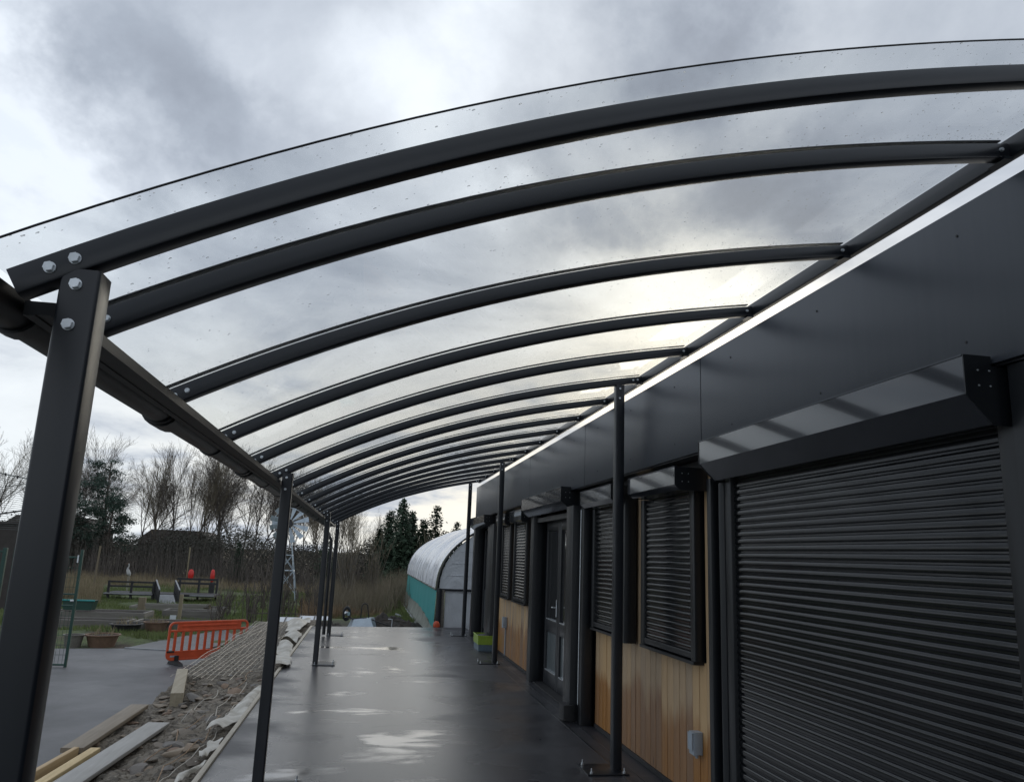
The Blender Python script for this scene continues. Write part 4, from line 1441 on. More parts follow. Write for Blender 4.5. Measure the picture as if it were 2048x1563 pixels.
# ------------------------------------------------------------------ polytunnel and things behind the walkway
def build_polytunnel():
    T = thing('polytunnel', 'white polythene growing tunnel with teal netting sides beyond the walkway', 'polytunnel', (4.8, 27, -0.42))
    X0, Wd, zs, hgt, Y0, Y1 = 1.80, 6.0, 0.84, 1.95, 19.95, 34.0
    zg = -0.45

    def arch(th, grow=0.0):
        a, b = Wd / 2 + grow, hgt + grow
        return X0 + Wd / 2 - a * math.cos(th), zs + b * math.sin(th) ** 0.92 if math.sin(th) > 0 else zs
    hoops = np.linspace(Y0, Y1, 9)
    for yy in hoops:
        part('hoop', MB().tube([(arch(th, -0.09)[0], yy + 0.03, arch(th, -0.09)[1]) for th in np.linspace(0, math.pi, 28)], 0.025, 6), MAT['zinc'], T)
        for x in (X0, X0 + Wd):
            part('leg', MB().tube([(x, yy, zg), (x, yy, zs)], 0.025, 6), MAT['zinc'], T)
    # skin: one sheet drawn over the hoops, creased between them
    m = MB()

    def skin(u, v):
        th = math.pi * v
        y = Y0 - 0.05 + (Y1 - Y0 + 0.1) * u
        tseg = (y - Y0) / (Y1 - Y0) * 8
        f = tseg - math.floor(tseg)
        sag = 0.075 * (4 * f * (1 - f)) * math.sin(th) ** 0.5
        cre = 0.05 * math.sin(tseg * 2 * math.pi * 1.5 + 1.8 * math.cos(2 * th) + 0.7 * math.sin(tseg * 1.3)) * (0.35 + 0.65 * abs(math.cos(th)))
        x, z = arch(th, 0.035 - sag * 0.6 + cre * 0.7)
        return x, y, z
    m.grid(skin, 128, 40)
    part('skin', m, MAT['poly'], T, sharp=180)
    # end wall: upper sheet in strips, two lower panels, door frame
    pts = [arch(th, -0.03) for th in np.linspace(0, math.pi, 30)]
    part('end_sheet', MB().prism(pts, 'y', Y0 - 0.02, Y0 + 0.0), MAT['polyend'], T)
    part('end_hoop', MB().tube([(arch(th, 0.02)[0], Y0 - 0.06, arch(th, 0.02)[1]) for th in np.linspace(0, math.pi, 40)], 0.022, 6), MAT['frame'], T)
    part('end_rail', MB().rbar((X0, Y0 - 0.045, zs), (X0 + Wd, Y0 - 0.045, zs), 0.05, 0.05), MAT['frame'], T)
    for k in range(5):
        z = zs + 0.35 + 0.3 * k
        t_ = min(0.999, (z - zs) / hgt)
        hx = Wd / 2 * math.sqrt(1 - t_ ** 2) - 0.15
        part('sheet_fold', MB().rbar((X0 + Wd / 2 - hx, Y0 - 0.024, z), (X0 + Wd / 2 + hx, Y0 - 0.024, z), 0.008, 0.014, r=0.002), MAT['polyend'], T)
    for a, b in ((X0 + 0.19, X0 + 2.0), (X0 + 2.03, X0 + 3.9), (X0 + 3.93, X0 + Wd - 0.2)):
        part('end_panel', MB().box(a, b, Y0 - 0.03, Y0 - 0.01, zg, zs - 0.025), MAT['polyend'], T)
    part('corner_post', MB().rbar((X0 + 0.035, Y0 - 0.08, zg), (X0 + 0.035, Y0 - 0.08, zs + 0.03), 0.12, 0.12, up=(0, 1, 0)), MAT['frame'], T)
    part('corner_trim', MB().rbar((X0 + 0.13, Y0 - 0.06, zg), (X0 + 0.13, Y0 - 0.06, zs), 0.07, 0.06, up=(0, 1, 0)), MAT['grey_timber'] if 'grey_timber' in MAT else MAT['board_grey'], T)
    # teal netting wall, sagging sheet below and the base rail
    def net(u, v):
        y = Y0 + (Y1 - Y0) * u
        z = zs - 0.02 - (0.62 + 0.33 * (1 - u) - 0.1 * math.sin(u * 5)) * v
        return X0 - 0.03 - 0.03 * v + 0.012 * math.sin(u * 60) * v, y, z
    part('net_wall', MB().grid(net, 60, 6), MAT['teal'], T, sharp=180)
    part('top_rail', MB().rbar((X0 - 0.045, Y0, zs), (X0 - 0.045, Y1, zs), 0.04, 0.04), MAT['board_grey'], T)

    def flapm(u, v):
        y = Y0 + (Y1 - Y0) * u
        z0 = net(u, 1)[2] + 0.01
        return X0 - 0.065 - 0.14 * v ** 1.5 + 0.015 * math.sin(u * 47 + 3 * v), y, z0 + (zg + 0.03 - z0) * v
    part('ground_sheet', MB().grid(flapm, 60, 5), MAT['tarp'], T, sharp=180)
    part('base_rail', MB().tube([(X0 - 0.24 + 0.01 * math.sin(k), Y0 - 0.6 + 0.9 * k, zg + 0.13) for k in range(17)], 0.028, 6), MAT['grey_ramp'], T)
    # pale slabs tipped along the base rail
    for k, (y, s) in enumerate(((20.6, 0.34), (22.0, 0.42), (23.3, 0.25), (25.4, 0.2), (27.5, 0.22))):
        o = part('paving_slab', MB().rbar((0, -s / 2, 0), (0, s / 2, 0), 0.3, 0.05), MAT['grey_ramp'], None, at=Matrix.Translation((X0 - 0.45 - 0.03 * k, y, float(terr(X0 - 0.45, y)) + 0.05)) @ Matrix.Rotation(0.35, 4, 'Y') @ Matrix.Rotation(0.3 * k, 4, 'Z'))
        tag(o, 'small pale paving slab tipped against the base of the polytunnel', 'slab', 'slabs beside the polytunnel')
    # orange buoy-like lamp by the corner
    t = thing('orange_float', 'round orange plastic float lying at the near corner of the polytunnel', 'float', (1.78, 19.5, -0.3))
    m = MB()
    m.grid(lambda u, v: (1.78 + 0.085 * math.sin(math.pi * v) * math.cos(6.2832 * u), 19.55 + 0.04 * math.sin(math.pi * v) * math.sin(6.2832 * u), 0.01 - 0.0 + 0.105 * math.cos(math.pi * v)), 14, 10)
    part('disc', m, MAT['orange'], t, sharp=180)
    part('stem', MB().tube([(1.78, 19.55, -0.09), (1.78, 19.55, -0.42)], 0.02, 6), MAT['zinc'], t)


def build_wheelbarrow():
    t = thing('wheelbarrow', 'upturned galvanised wheelbarrow with black frame on the soil past the walkway', 'wheelbarrow', (0.15, 20.8, -0.33))
    # inverted tray: rim on the ground, base up, near end tilted to the camera
    m = MB()
    b = [(-0.20, 20.62, 0.02), (0.20, 20.5, 0.07), (0.30, 21.05, 0.05), (-0.26, 21.1, 0.0)]
    rim = [(-0.32, 20.35, -0.33), (0.36, 20.25, -0.31), (0.46, 21.3, -0.31), (-0.42, 21.35, -0.33)]
    m.v = b + rim
    m.f = [(0, 1, 2, 3), (4, 5, 1, 0), (5, 6, 2, 1), (6, 7, 3, 2), (7, 4, 0, 3)]
    part('tray', m, MAT['galv'], t)
    part('rim', MB().tube([rim[0], rim[1], rim[2], rim[3], rim[0]], 0.014, 6), MAT['galv'], t)
    part('frame_rail', MB().tube([(-0.50, 20.95, 0.03), (-0.22, 20.75, 0.02), (0.0, 20.62, 0.06), (0.2, 20.6, 0.04), (0.55, 20.6, -0.08), (0.95, 20.62, -0.16)], 0.015, 6), MAT['black'], t)
    part('frame_rail', MB().tube([(-0.50, 21.05, 0.0), (-0.2, 21.05, 0.0), (0.1, 21.0, 0.03), (0.55, 21.05, -0.1), (0.95, 21.08, -0.2)], 0.015, 6), MAT['black'], t)
    p = [(-0.04, 20.62, 0.05)]
    for k in range(13):
        a = math.pi - math.pi * k / 12
        p.append((0.045 + 0.075 * math.cos(a), 20.62, 0.31 + 0.10 * math.sin(a)))
    p.append((0.16, 20.62, 0.05))
    part('leg_stand', MB().tube(p, 0.015, 8), MAT['black'], t)
    for x in (0.95,):
        part('grip', MB().tube([(0.88, 20.62, -0.15), (1.02, 20.63, -0.18)], 0.02, 6), MAT['black'], t)
    wc = Vector((-0.40, 20.95, 0.13))
    m = MB()
    R, r = 0.145, 0.045

    def tor(u, v):
        a, c = 6.28318 * u, 6.28318 * v
        return wc + Vector(((R + r * math.cos(c)) * math.cos(a) * 0.55, r * math.sin(c) + (R + r * math.cos(c)) * math.cos(a) * 0.6, (R + r * math.cos(c)) * math.sin(a)))
    w = part('wheel', m.grid(tor, 20, 8), MAT['black'], t, sharp=180)
    part('hub', MB().tube([wc + Vector((-0.05, 0.05, 0)), wc + Vector((0.05, -0.05, 0))], 0.05, 8), MAT['zinc'], w)
    part('wheel_fork', MB().tube([(-0.24, 20.9, 0.0), tuple(wc), (-0.27, 21.03, 0.0)], 0.012, 6), MAT['black'], t)


def build_heap():
    def heap(label, cx, cy, sx, sy, h, seed):
        q = random.Random(seed)
        ph = [q.uniform(0, 6) for _ in range(6)]

        def fn(u, v):
            x, y = (u - 0.5) * 2, (v - 0.5) * 2
            r = math.sqrt(x * x + y * y)
            z = h * max(0, 1 - r ** 1.6) * (0.75 + 0.3 * math.sin(5 * x + ph[0]) * math.sin(4 * y + ph[1])) + (0.06 * math.sin(13 * x + ph[2]) * math.sin(11 * y + ph[3]) + 0.04 * math.sin(27 * x + ph[4]) * math.sin(23 * y + ph[5])) * max(0, 1.1 - r)
            return cx + sx * x, cy + sy * y, float(terr(cx + sx * x, cy + sy * y)) - 0.03 + z
        tag(part('soil_heap', MB().grid(fn, 60, 50), MAT['soil'], None, sharp=180), label, 'soil heap', 'heaps of dug soil')
    heap('broad heap of dark dug soil behind the upturned wheelbarrow', 0.80, 21.4, 1.0, 1.1, 0.66, 1)
    heap('low heap of dark soil between the wheelbarrow and the last left post', -0.85, 21.4, 0.7, 1.0, 0.34, 2)
    heap('darker soil heap nearest the polytunnel rail', 1.2, 20.9, 0.5, 0.8, 0.46, 3)
    t = thing('marker_pipe', 'thin white pipe with a bent top standing in the soil heap', 'pipe', (0.72, 20.6, -0.35))
    part('pipe', MB().tube([(0.74, 20.4, -0.38), (0.74, 20.4, 0.06), (0.70, 20.4, 0.065), (0.64, 20.4, 0.06)], 0.011, 6), MAT['polyend'], t)
    for k, (a, b) in enumerate((((0.5, 20.75, 0.02), (1.25, 20.9, -0.08)), ((0.95, 20.5, -0.05), (1.4, 20.3, -0.3)))):
        tag(part('stick', MB().tube([a, ((a[0] + b[0]) / 2, (a[1] + b[1]) / 2, (a[2] + b[2]) / 2 + 0.03), b], 0.015, 5), MAT['bark']), ('long thin stick lying over the top of the dark soil heap', 'short stick leaning down off the soil heap towards the tunnel rail')[k], 'stick')


def crate(name, label, cat, x, y, z, w, d, h, mat, fill=None):
    t = thing(name, label, cat, (x, y, z))
    m = MB()
    th = 0.012
    m.box(x - w / 2, x + w / 2, y - d / 2, y + d / 2, z, z + th)
    part('base', m, mat, t)
    for (a, b, c, e) in ((x - w / 2, x - w / 2 + th, y - d / 2, y + d / 2), (x + w / 2 - th, x + w / 2, y - d / 2, y + d / 2), (x - w / 2 + th, x + w / 2 - th, y - d / 2, y - d / 2 + th), (x - w / 2 + th, x + w / 2 - th, y + d / 2 - th, y + d / 2)):
        part('side', MB().box(a, b, c, e, z + th, z + h), mat, t)
    part('rim', MB().tube([(x - w / 2, y - d / 2, z + h), (x + w / 2, y - d / 2, z + h), (x + w / 2, y + d / 2, z + h), (x - w / 2, y + d / 2, z + h), (x - w / 2, y - d / 2, z + h)], 0.011, 6), mat, t)
    for k in range(7):
        xx = x - w / 2 + w * (k + 0.5) / 7
        part('rib', MB().box(xx - 0.006, xx + 0.006, y - d / 2 - 0.006, y - d / 2 - 0.0005, z + 0.02, z + h - 0.02), mat, t)
    return t


def build_crates():
    x, y = 2.32, 14.95
    crate('crate', 'blue grey plastic crate under the lime crate by the wall', 'crate', x, y, 0.003, 0.40, 0.62, 0.11, MAT['bluegrey'])
    crate('crate', 'lime green plastic crate stacked on the blue grey crate behind the post', 'crate', x, y, 0.116, 0.42, 0.64, 0.15, MAT['lime'])
    t = thing('folded_sheet', 'folded black sheet lying in the lime green crate', 'sheet', (x, y, 0.2))

    def fn(u, v):
        return x - 0.18 + 0.36 * u, y - 0.28 + 0.56 * v, 0.235 + 0.045 * math.sin(3.1 * u) * math.sin(3.1 * v) + 0.012 * math.sin(14 * u + 9 * v)
    part('fold', MB().grid(fn, 14, 18), MAT['black'], t, sharp=180)


def build_mid():
    # dark timber deck with railings and a ramp
    D = MAT['deck']
    zt = -0.62
    t = thing('timber_deck', 'low black timber pond deck with railings and a central ramp', 'deck', (-9.5, 40, -1))
    part('deck_board', MB().box(-11.9, -7.0, 39.9, 41.6, zt - 0.1, zt), D, t)
    part('edge_strip', MB().box(-11.9, -9.75, 39.86, 39.89, zt - 0.06, zt + 0.0), MAT['grey_ramp'], t)
    part('edge_strip', MB().box(-8.1, -7.0, 39.86, 39.89, zt - 0.06, zt + 0.0), MAT['grey_ramp'], t)
    for x in (-11.72, -10.72, -9.75):
        part('rail_post', MB().box(x - 0.05, x + 0.05, 39.9, 40.0, -1.0, zt + 0.55), D, t)
    for x in (-8.95, -8.05, -7.2):
        part('rail_post', MB().box(x - 0.05, x + 0.05, 41.5, 41.6, -1.0, zt + 0.72), D, t)
    for z in (zt + 0.3, zt + 0.5):
        part('rail', MB().box(-11.72, -9.70, 39.92, 39.98, z - 0.04, z + 0.04), D, t)
        part('rail', MB().box(-9.1, -7.2, 41.52, 41.58, z + 0.1, z + 0.2), D, t)
    for x in (-9.68, -8.82):
        part('handrail', MB().rbar((x, 40.0, zt + 0.62), (x + 0.62, 38.2, zt + 0.28), 0.06, 0.05), MAT['grey_ramp'], t)
        pts = [(-9.7, 0), (-9.6, 0)]
        m = MB()
        for k in range(5):
            f = k / 4
            m.box(x + 0.62 * f - 0.03, x + 0.62 * f + 0.03, 40.0 - 1.8 * f - 0.03, 40.0 - 1.8 * f + 0.03, -1.0, zt + 0.6 - 0.34 * f)
        m.rbar((x, 40.0, zt + 0.33), (x + 0.62, 38.2, zt + 0.02), 0.04, 0.30)
        part('ramp_side', m, D, t)
    m = MB()
    m.v = [(-9.62, 40.0, zt), (-8.85, 40.0, zt), (-8.28, 38.2, -0.97), (-9.05, 38.2, -0.97), (-9.62, 40.0, zt - 0.1), (-8.85, 40.0, zt - 0.1), (-8.28, 38.2, -1.07), (-9.05, 38.2, -1.07)]
    m.f = [(0, 3, 2, 1), (4, 5, 6, 7), (3, 7, 6, 2), (0, 4, 7, 3), (1, 2, 6, 5), (0, 1, 5, 4)]
    part('ramp', m, MAT['grey_ramp'], t)
    # lifebuoy posts behind
    for k, (x, y, lab, s) in enumerate(((-9.3, 45, 'red lifebuoy on a tall pole behind the right half of the deck railing', 0), (-8.07, 45, 'red torpedo float hung upright on a post at the right end of the deck', 1))):
        t = thing('lifebuoy_post', lab, 'lifebuoy', (x, y, -1))
        part('pole', MB().tube([(x - 0.1, y, -1.0), (x - 0.1 if k == 0 else x, y, 1.55 if k == 0 else 0.55)], 0.035, 6), MAT['post_wood'] if k == 0 else D, t)
        c = Vector((x + 0.12 if k == 0 else x, y - 0.1, 0.14 if k == 0 else 0.10))
        w, h = (0.15, 0.27) if k == 0 else (0.12, 0.34)
        m = MB().grid(lambda u, v: (c.x + w * math.sin(math.pi * v) ** 0.7 * math.cos(6.2832 * u), c.y + 0.1 * math.sin(math.pi * v) * math.sin(6.2832 * u), c.z + h * math.cos(math.pi * v)), 14, 10)
        part('float', m, MAT['red'], t, sharp=180)
        if k == 1:
            part('stand', MB().box(x - 0.14, x + 0.14, y - 0.02, y + 0.1, -1.0, -0.25), D, t)
    # plain poles in the reeds
    for x, y, h, r, lab in ((-13.95, 45, 2.45, 0.05, 'tallest bare timber pole in the reeds at the left'), (-11.0, 45, 1.55, 0.022, 'thin pale cane standing in front of the deck railing'), (-7.75, 46, 1.0, 0.03, 'short pale stake right of the red lifebuoys'), (-8.9, 46, 0.9, 0.03, 'short stake between the two lifebuoys')):
        tag(part('pole', MB().tube([(x, y, -1.0), (x + 0.05, y, -1.0 + h)], r, 6), MAT['post_wood']), lab, 'pole')
    # white wading bird ornament
    t = thing('heron_statue', 'white wading bird statue standing in the reeds left of the deck', 'statue', (-12.1, 44, -0.9))
    x = -12.1
    part('body', MB().tube([(x + 0.14, 44, 0.0), (x + 0.07, 44, 0.1), (x, 44, 0.28), (x - 0.02, 44, 0.36), (x + 0.03, 44, 0.5), (x, 44, 0.62)], [0.03, 0.11, 0.09, 0.045, 0.03, 0.035], 7), MAT['birch'], t)
    part('bill', MB().tube([(x, 44, 0.62), (x - 0.16, 44, 0.6)], [0.025, 0.006], 5), MAT['terracotta'], t)
    for dx in (0.0, 0.06):
        part('leg', MB().tube([(x + 0.05 + dx, 44, 0.05), (x + 0.05 + dx, 44, -0.95)], 0.012, 4), MAT['wire'], t)
    # raised beds of grey sleepers
    for k, (cx, cy, w, d, lab) in enumerate(((-8.9, 30.2, 3.0, 1.3, 'long low sleeper bed of bare earth beside the green tub'), (-7.4, 34.8, 3.6, 1.0, 'sleeper bed in front of the deck ramp'), (-6.2, 31.4, 1.9, 1.0, 'sleeper bed behind the tall post and the barrier'), (-5.9, 27.2, 2.2, 1.0, 'near sleeper bed left of the path'), (-8.9, 27.4, 3.4, 1.0, 'leaf strewn sleeper bed behind the plant tubs'))):
        t = thing('raised_bed', lab, 'raised bed', (cx, cy, -1), 0, 'sleeper beds in the field')
        G = MAT['board_grey']
        hh = 0.30 if k != 1 else 0.22
        z = float(terr(cx, cy)) - 0.03
        for (a, b, c, e) in ((cx - w / 2, cx + w / 2, cy - d / 2, cy - d / 2 + 0.09), (cx - w / 2, cx + w / 2, cy + d / 2 - 0.09, cy + d / 2), (cx - w / 2, cx - w / 2 + 0.09, cy - d / 2 + 0.092, cy + d / 2 - 0.092), (cx + w / 2 - 0.09, cx + w / 2, cy - d / 2 + 0.092, cy + d / 2 - 0.092)):
            part('sleeper', MB().box(a, b, c, e, z, z + hh), G, t)
        part('soil', MB().grid(lambda u, v: (cx - w / 2 + 0.09 + (w - 0.18) * u, cy - d / 2 + 0.09 + (d - 0.18) * v, z + hh - 0.05 + 0.05 * math.sin(9 * u + 4 * v) * math.sin(7 * v + 3 * u)), 20, 8), MAT['soil'], t)
    # rail on posts
    t = thing('timber_rail', 'low timber rail on short posts in the grass behind the beds', 'rail', (-7.6, 32.8, -1))
    for x in (-8.35, -5.95):
        part('rail_post', MB().box(x - 0.12, x + 0.12, 32.7, 32.9, -1.0, -0.35 if x < -7 else -0.55), MAT['post_wood'], t)
    part('rail', MB().rbar((-8.2, 32.66, -0.62), (-5.9, 32.66, -0.6), 0.06, 0.13), MAT['board_grey'], t)
    tag(part('post', MB().rbar((-6.12, 28.9, -1.0), (-6.12, 28.9, 0.02), 0.11, 0.11), MAT['post_wood']), 'stout square timber post with a white notice behind the barrier', 'post')
    tag(part('notice', MB().box(-6.40, -6.2, 28.82, 28.84, -0.82, -0.66), MAT['polyend']), 'small white notice hung beside the stout square post', 'notice')
    # green tub, plant tubs
    t = thing('green_tub', 'green plastic water tub lying behind the gate on the long sleeper bed', 'tub', (-9.5, 29.9, -0.7))
    m = MB().prism([(-10.0, -0.62), (-9.12, -0.62), (-9.05, -0.30), (-10.05, -0.30)], 'y', 29.5, 29.95)
    part('body', m, MAT['green'], t)
    part('rim', MB().rbar((-10.07, 29.48, -0.30), (-9.03, 29.48, -0.30), 0.05, 0.05), MAT['teal'], t)
    def tub(name, lab, x, y, r, h, mat, plant=True):
        t = thing(name, lab, 'plant pot', (x, y, -0.98), 0, 'plant pots on the grass')
        z0 = float(terr(x, y))
        m = MB()
        rings = [(r * 0.75, 0), (r * 0.95, h * 0.92), (r * 1.05, h * 0.92), (r * 1.05, h), (r * 0.92, h), (r * 0.9, h * 0.85)]
        for rr, zz in rings:
            for k in range(14):
                a = k * 6.2832 / 14
                m.v.append((x + rr * math.cos(a), y + rr * math.sin(a), z0 - 0.02 + zz))
        for i in range(len(rings) - 1):
            for k in range(14):
                m.f.append((i * 14 + k, i * 14 + (k + 1) % 14, (i + 1) * 14 + (k + 1) % 14, (i + 1) * 14 + k))
        part('pot', m, mat, t)
        part('soil', MB().prism([(x + 0.89 * r * math.cos(k * 6.2832 / 14), y + 0.89 * r * math.sin(k * 6.2832 / 14)) for k in range(14)], 'z', z0 + h * 0.6, z0 + h * 0.84), MAT['soil'], t)
        if plant:
            q = random.Random(int(x * 100))
            m = MB()
            for _ in range(26):
                a, l = q.uniform(0, 6.28), q.uniform(0.1, 0.3)
                px, py = x + q.uniform(-.6, .6) * r, y + q.uniform(-.6, .6) * r
                m.tube([(px, py, z0 + h * 0.8), (px + 0.4 * l * math.cos(a), py + 0.4 * l * math.sin(a), z0 + h * 0.8 + l)], [0.008, 0.003], 3)
            part('stems', m, MAT['reed'], t, kind='stuff')
    tub('plant_pot', 'wide wooden half barrel tub on the grass nearest the yard edge', -6.72, 23.0, 0.42, 0.32, MAT['terracotta'])
    tub('plant_pot', 'square looking brown pot beside the half barrel tub', -7.35, 22.75, 0.25, 0.34, MAT['board_grey'], False)
    tub('plant_pot', 'dark low tub of dead stems in the middle of the grass', -6.95, 25.9, 0.45, 0.26, MAT['deck'])
    tub('plant_pot', 'round brown tub with a pale rim right of the dark low tub', -6.28, 26.6, 0.36, 0.33, MAT['terracotta'])
    # windmill
    w = thing('garden_windmill', 'galvanised wind pump with bladed wheel and tail on a lattice tower', 'windmill', (-3.9, 42, -0.9))
    hub = Vector((-4.05, 41.75, 2.95))
    top = Vector((-4.02, 42, 2.55))
    Z = MAT['galv']
    feet = [(-4.5, 41.6), (-3.38, 41.6), (-3.38, 42.6), (-4.5, 42.6)]
    zf = -0.95
    for fx, fy in feet:
        part('leg', MB().tube([(fx, fy, zf), (top.x + (fx + 3.94) * 0.12, top.y + (fy - 42.1) * 0.12, top.z)], 0.022, 5), Z, w)
    def at(k, f):
        fx, fy = feet[k % 4]
        return Vector((fx, fy, zf)).lerp(Vector((top.x + (fx + 3.94) * 0.12, top.y + (fy - 42.1) * 0.12, top.z)), f)
    for i, (f0, f1) in enumerate(((0.12, 0.44), (0.44, 0.66))):
        for k in range(4):
            part('brace', MB().tube([at(k, f0), at(k + 1, f1)], 0.013, 4).tube([at(k + 1, f0), at(k, f1)], 0.013, 4), Z, w)
    for f in (0.44, 0.66):
        for k in range(4):
            part('rung', MB().tube([at(k, f), at(k + 1, f)], 0.024, 5), Z, w)
    part('head', MB().rbar((top.x, 41.75, 2.95), (top.x - 0.1, 42.5, 2.95), 0.14, 0.16).tube([(top.x, 42, 2.5), (top.x, 42, 2.95)], 0.04, 6), MAT['deck'], w)
    nb = 12
    wheel = part('wheel_hub', MB().tube([(hub.x, 41.66, hub.z), (hub.x, 41.80, hub.z)], 0.2, 12), MAT['deck'], w)
    for k in range(nb):
        a = 2 * math.pi * (k + 0.5) / nb
        u = Vector((math.cos(a), 0, math.sin(a)))
        s = Vector((-math.sin(a), 0, math.cos(a)))
        m = MB()
        r0, r1, w0, w1 = 0.22, 0.98, 0.035, 0.135
        tw = Vector((0, 0.05, 0))
        for r, wd in ((r0, w0), (r1, w1)):
            for sg in (-1, 1):
                for th in (0, 0.012):
                    m.v.append(tuple(hub + u * r + s * wd * sg + tw * sg + Vector((0, th, 0))))
        m.f = [(0, 2, 6, 4), (1, 5, 7, 3), (0, 4, 5, 1), (2, 3, 7, 6), (4, 6, 7, 5), (0, 1, 3, 2)]
        part('blade', m, Z, wheel)
    ring = [hub + Vector((0.78 * math.cos(2 * math.pi * k / 28), -0.03, 0.78 * math.sin(2 * math.pi * k / 28))) for k in range(29)]
    part('ring', MB().tube(ring, 0.016, 5), Z, wheel)
    part('tail_boom', MB().tube([(top.x, 42.3, 2.95), (-4.8, 42.9, 3.0)], 0.025, 5), Z, w)
    part('tail_vane', MB().prism([(-4.62, 2.72), (-5.12, 2.62), (-5.02, 3.0), (-5.12, 3.36), (-4.62, 3.26)], 'y', 42.88, 42.9), Z, w)
    # glazed cold frames at the end of the bank
    for k, (x, y, lab) in enumerate(((-2.25, 24.6, 'left pale glazed cold frame past the end of the bank'), (-1.45, 25.3, 'right pale glazed cold frame by the last left post'))):
        t = thing('cold_frame', lab, 'cold frame', (x, y, -0.9))
        part('box', MB().box(x - 0.42, x + 0.42, y - 0.45, y + 0.45, -0.95, -0.50), MAT['galv'], t)
        m = MB()
        m.v = [(x - 0.45, y - 0.5, -0.495), (x + 0.45, y - 0.5, -0.495), (x + 0.45, y + 0.5, -0.33), (x - 0.45, y + 0.5, -0.33), (x - 0.45, y - 0.5, -0.51), (x + 0.45, y - 0.5, -0.51), (x + 0.45, y + 0.5, -0.345), (x - 0.45, y + 0.5, -0.345)]
        m.f = [(0, 1, 2, 3), (4, 7, 6, 5), (0, 4, 5, 1), (1, 5, 6, 2), (2, 6, 7, 3), (3, 7, 4, 0)]
        part('lid', m, MAT['polyend'], t)
        for f in (-0.45, 0.0, 0.45):
            part('lid_bar', MB().rbar((x + f, y - 0.5, -0.475), (x + f, y + 0.5, -0.31), 0.03, 0.03), MAT['deck'], t)
    # stick fence
    t = thing('stick_fence', 'row of thin dark upright sticks between the posts and the windmill', 'fence', (-2.6, 29, -0.9))
    q = random.Random(4)
    for k in range(13):
        x = -3.9 + 2.7 * k / 12
        part('stick', MB().tube([(x, 29 + q.uniform(-.2, .2), -1.0), (x + q.uniform(-.05, .05), 29, q.uniform(-0.1, 0.35))], 0.02, 5), MAT['bark'], t)
    part('rail', MB().tube([(-3.9, 29, -0.55), (-2.5, 29.02, -0.52), (-1.2, 29, -0.55)], 0.015, 5), MAT['bark'], t)
    # houses behind the wood
    for k, (x, w, zr, lab) in enumerate(((-19.0, 7.0, 3.05, 'brown roofed house half hidden behind the bare trees'), (-31.0, 8.0, 3.9, 'dark roofed house behind the trees at the far left'))):
        y = 84
        t = thing('house', lab, 'house', (x, y, -1))
        part('wall', MB().box(x - w / 2, x + w / 2, y, y + 7, -1.2, zr - 1.3), MAT['house'], t)
        part('roof', MB().prism([(x - w / 2 - 0.4, zr - 1.35), (x + w / 2 + 0.4, zr - 1.35), (x + w / 2 - 1.2, zr), (x - w / 2 + 1.2, zr)], 'y', y - 0.4, y + 7.4), MAT['roof'], t)
        for dx in (-1.8, 1.2):
            part('window', MB().box(x + dx, x + dx + 1.0, y - 0.03, y - 0.005, 0.1, 1.2), MAT['pane'], t)
    t = thing('shed', 'dark flat topped shed beyond the court fence at the left edge', 'shed', (-13.2, 33, -1))
    part('wall', MB().box(-15.5, -12.95, 33, 35, -1.1, 2.2), MAT['house'], t)
    part('roof', MB().box(-15.6, -12.85, 32.9, 35.1, 2.205, 2.3), MAT['roof'], t)


# ------------------------------------------------------------------ trees and vegetation
def grow(rr, segs, p, d, L, r, lvl, maxl, spread, up, nb, wob):
    n = 4 if lvl < 2 else 3
    pts, rs = [p.copy()], [r]
    for k in range(n):
        d = (d + Vector((rr.gauss(0, wob), rr.gauss(0, wob), rr.gauss(0, wob) + up))).normalized()
        p = p + d * (L / n)
        pts.append(p.copy())
        rs.append(max(r * (1 - 0.62 * (k + 1) / n), 0.006))
    segs[min(lvl, 2)].append((pts, rs))
    if lvl >= maxl:
        return
    for k in range(nb[lvl]):
        f = (0.42 if lvl == 0 else 0.2) + (0.58 if lvl == 0 else 0.8) * (k + rr.random()) / nb[lvl]
        f = min(f, 0.999)
        i = int(f * n)
        q = pts[i].lerp(pts[i + 1], f * n - i)
        ax = Vector((rr.gauss(0, 1), rr.gauss(0, 1), rr.gauss(0, 1)))
        side = (ax - d * ax.dot(d)).normalized()
        dd = (d + side * spread * rr.uniform(0.6, 1.3)).normalized()
        grow(rr, segs, q, dd, L * rr.uniform(0.42, 0.68) * (1 - 0.35 * f), rs[i] * 0.55, lvl + 1, maxl, spread, up, nb, wob)


def bare_tree(seed, H=8.0, spread=0.75, nb=(9, 7, 5), up=0.06, wob=0.1, r=0.11, maxl=3):
    rr = random.Random(seed)
    segs = {0: [], 1: [], 2: []}
    grow(rr, segs, Vector((0, 0, -0.1)), Vector((rr.gauss(0, 0.05), rr.gauss(0, 0.05), 1)).normalized(), H, r, 0, maxl, spread, up, nb, wob)
    tr, cr = MB(), MB()
    for pts, rs in segs[0]:
        tr.tube(pts, rs, 6)
    for pts, rs in segs[1]:
        cr.tube(pts, rs, 4, caps=False)
    for pts, rs in segs[2]:
        cr.tube(pts, [max(x * 0.8, 0.0065) for x in rs], 3, caps=False)
    return tr, cr


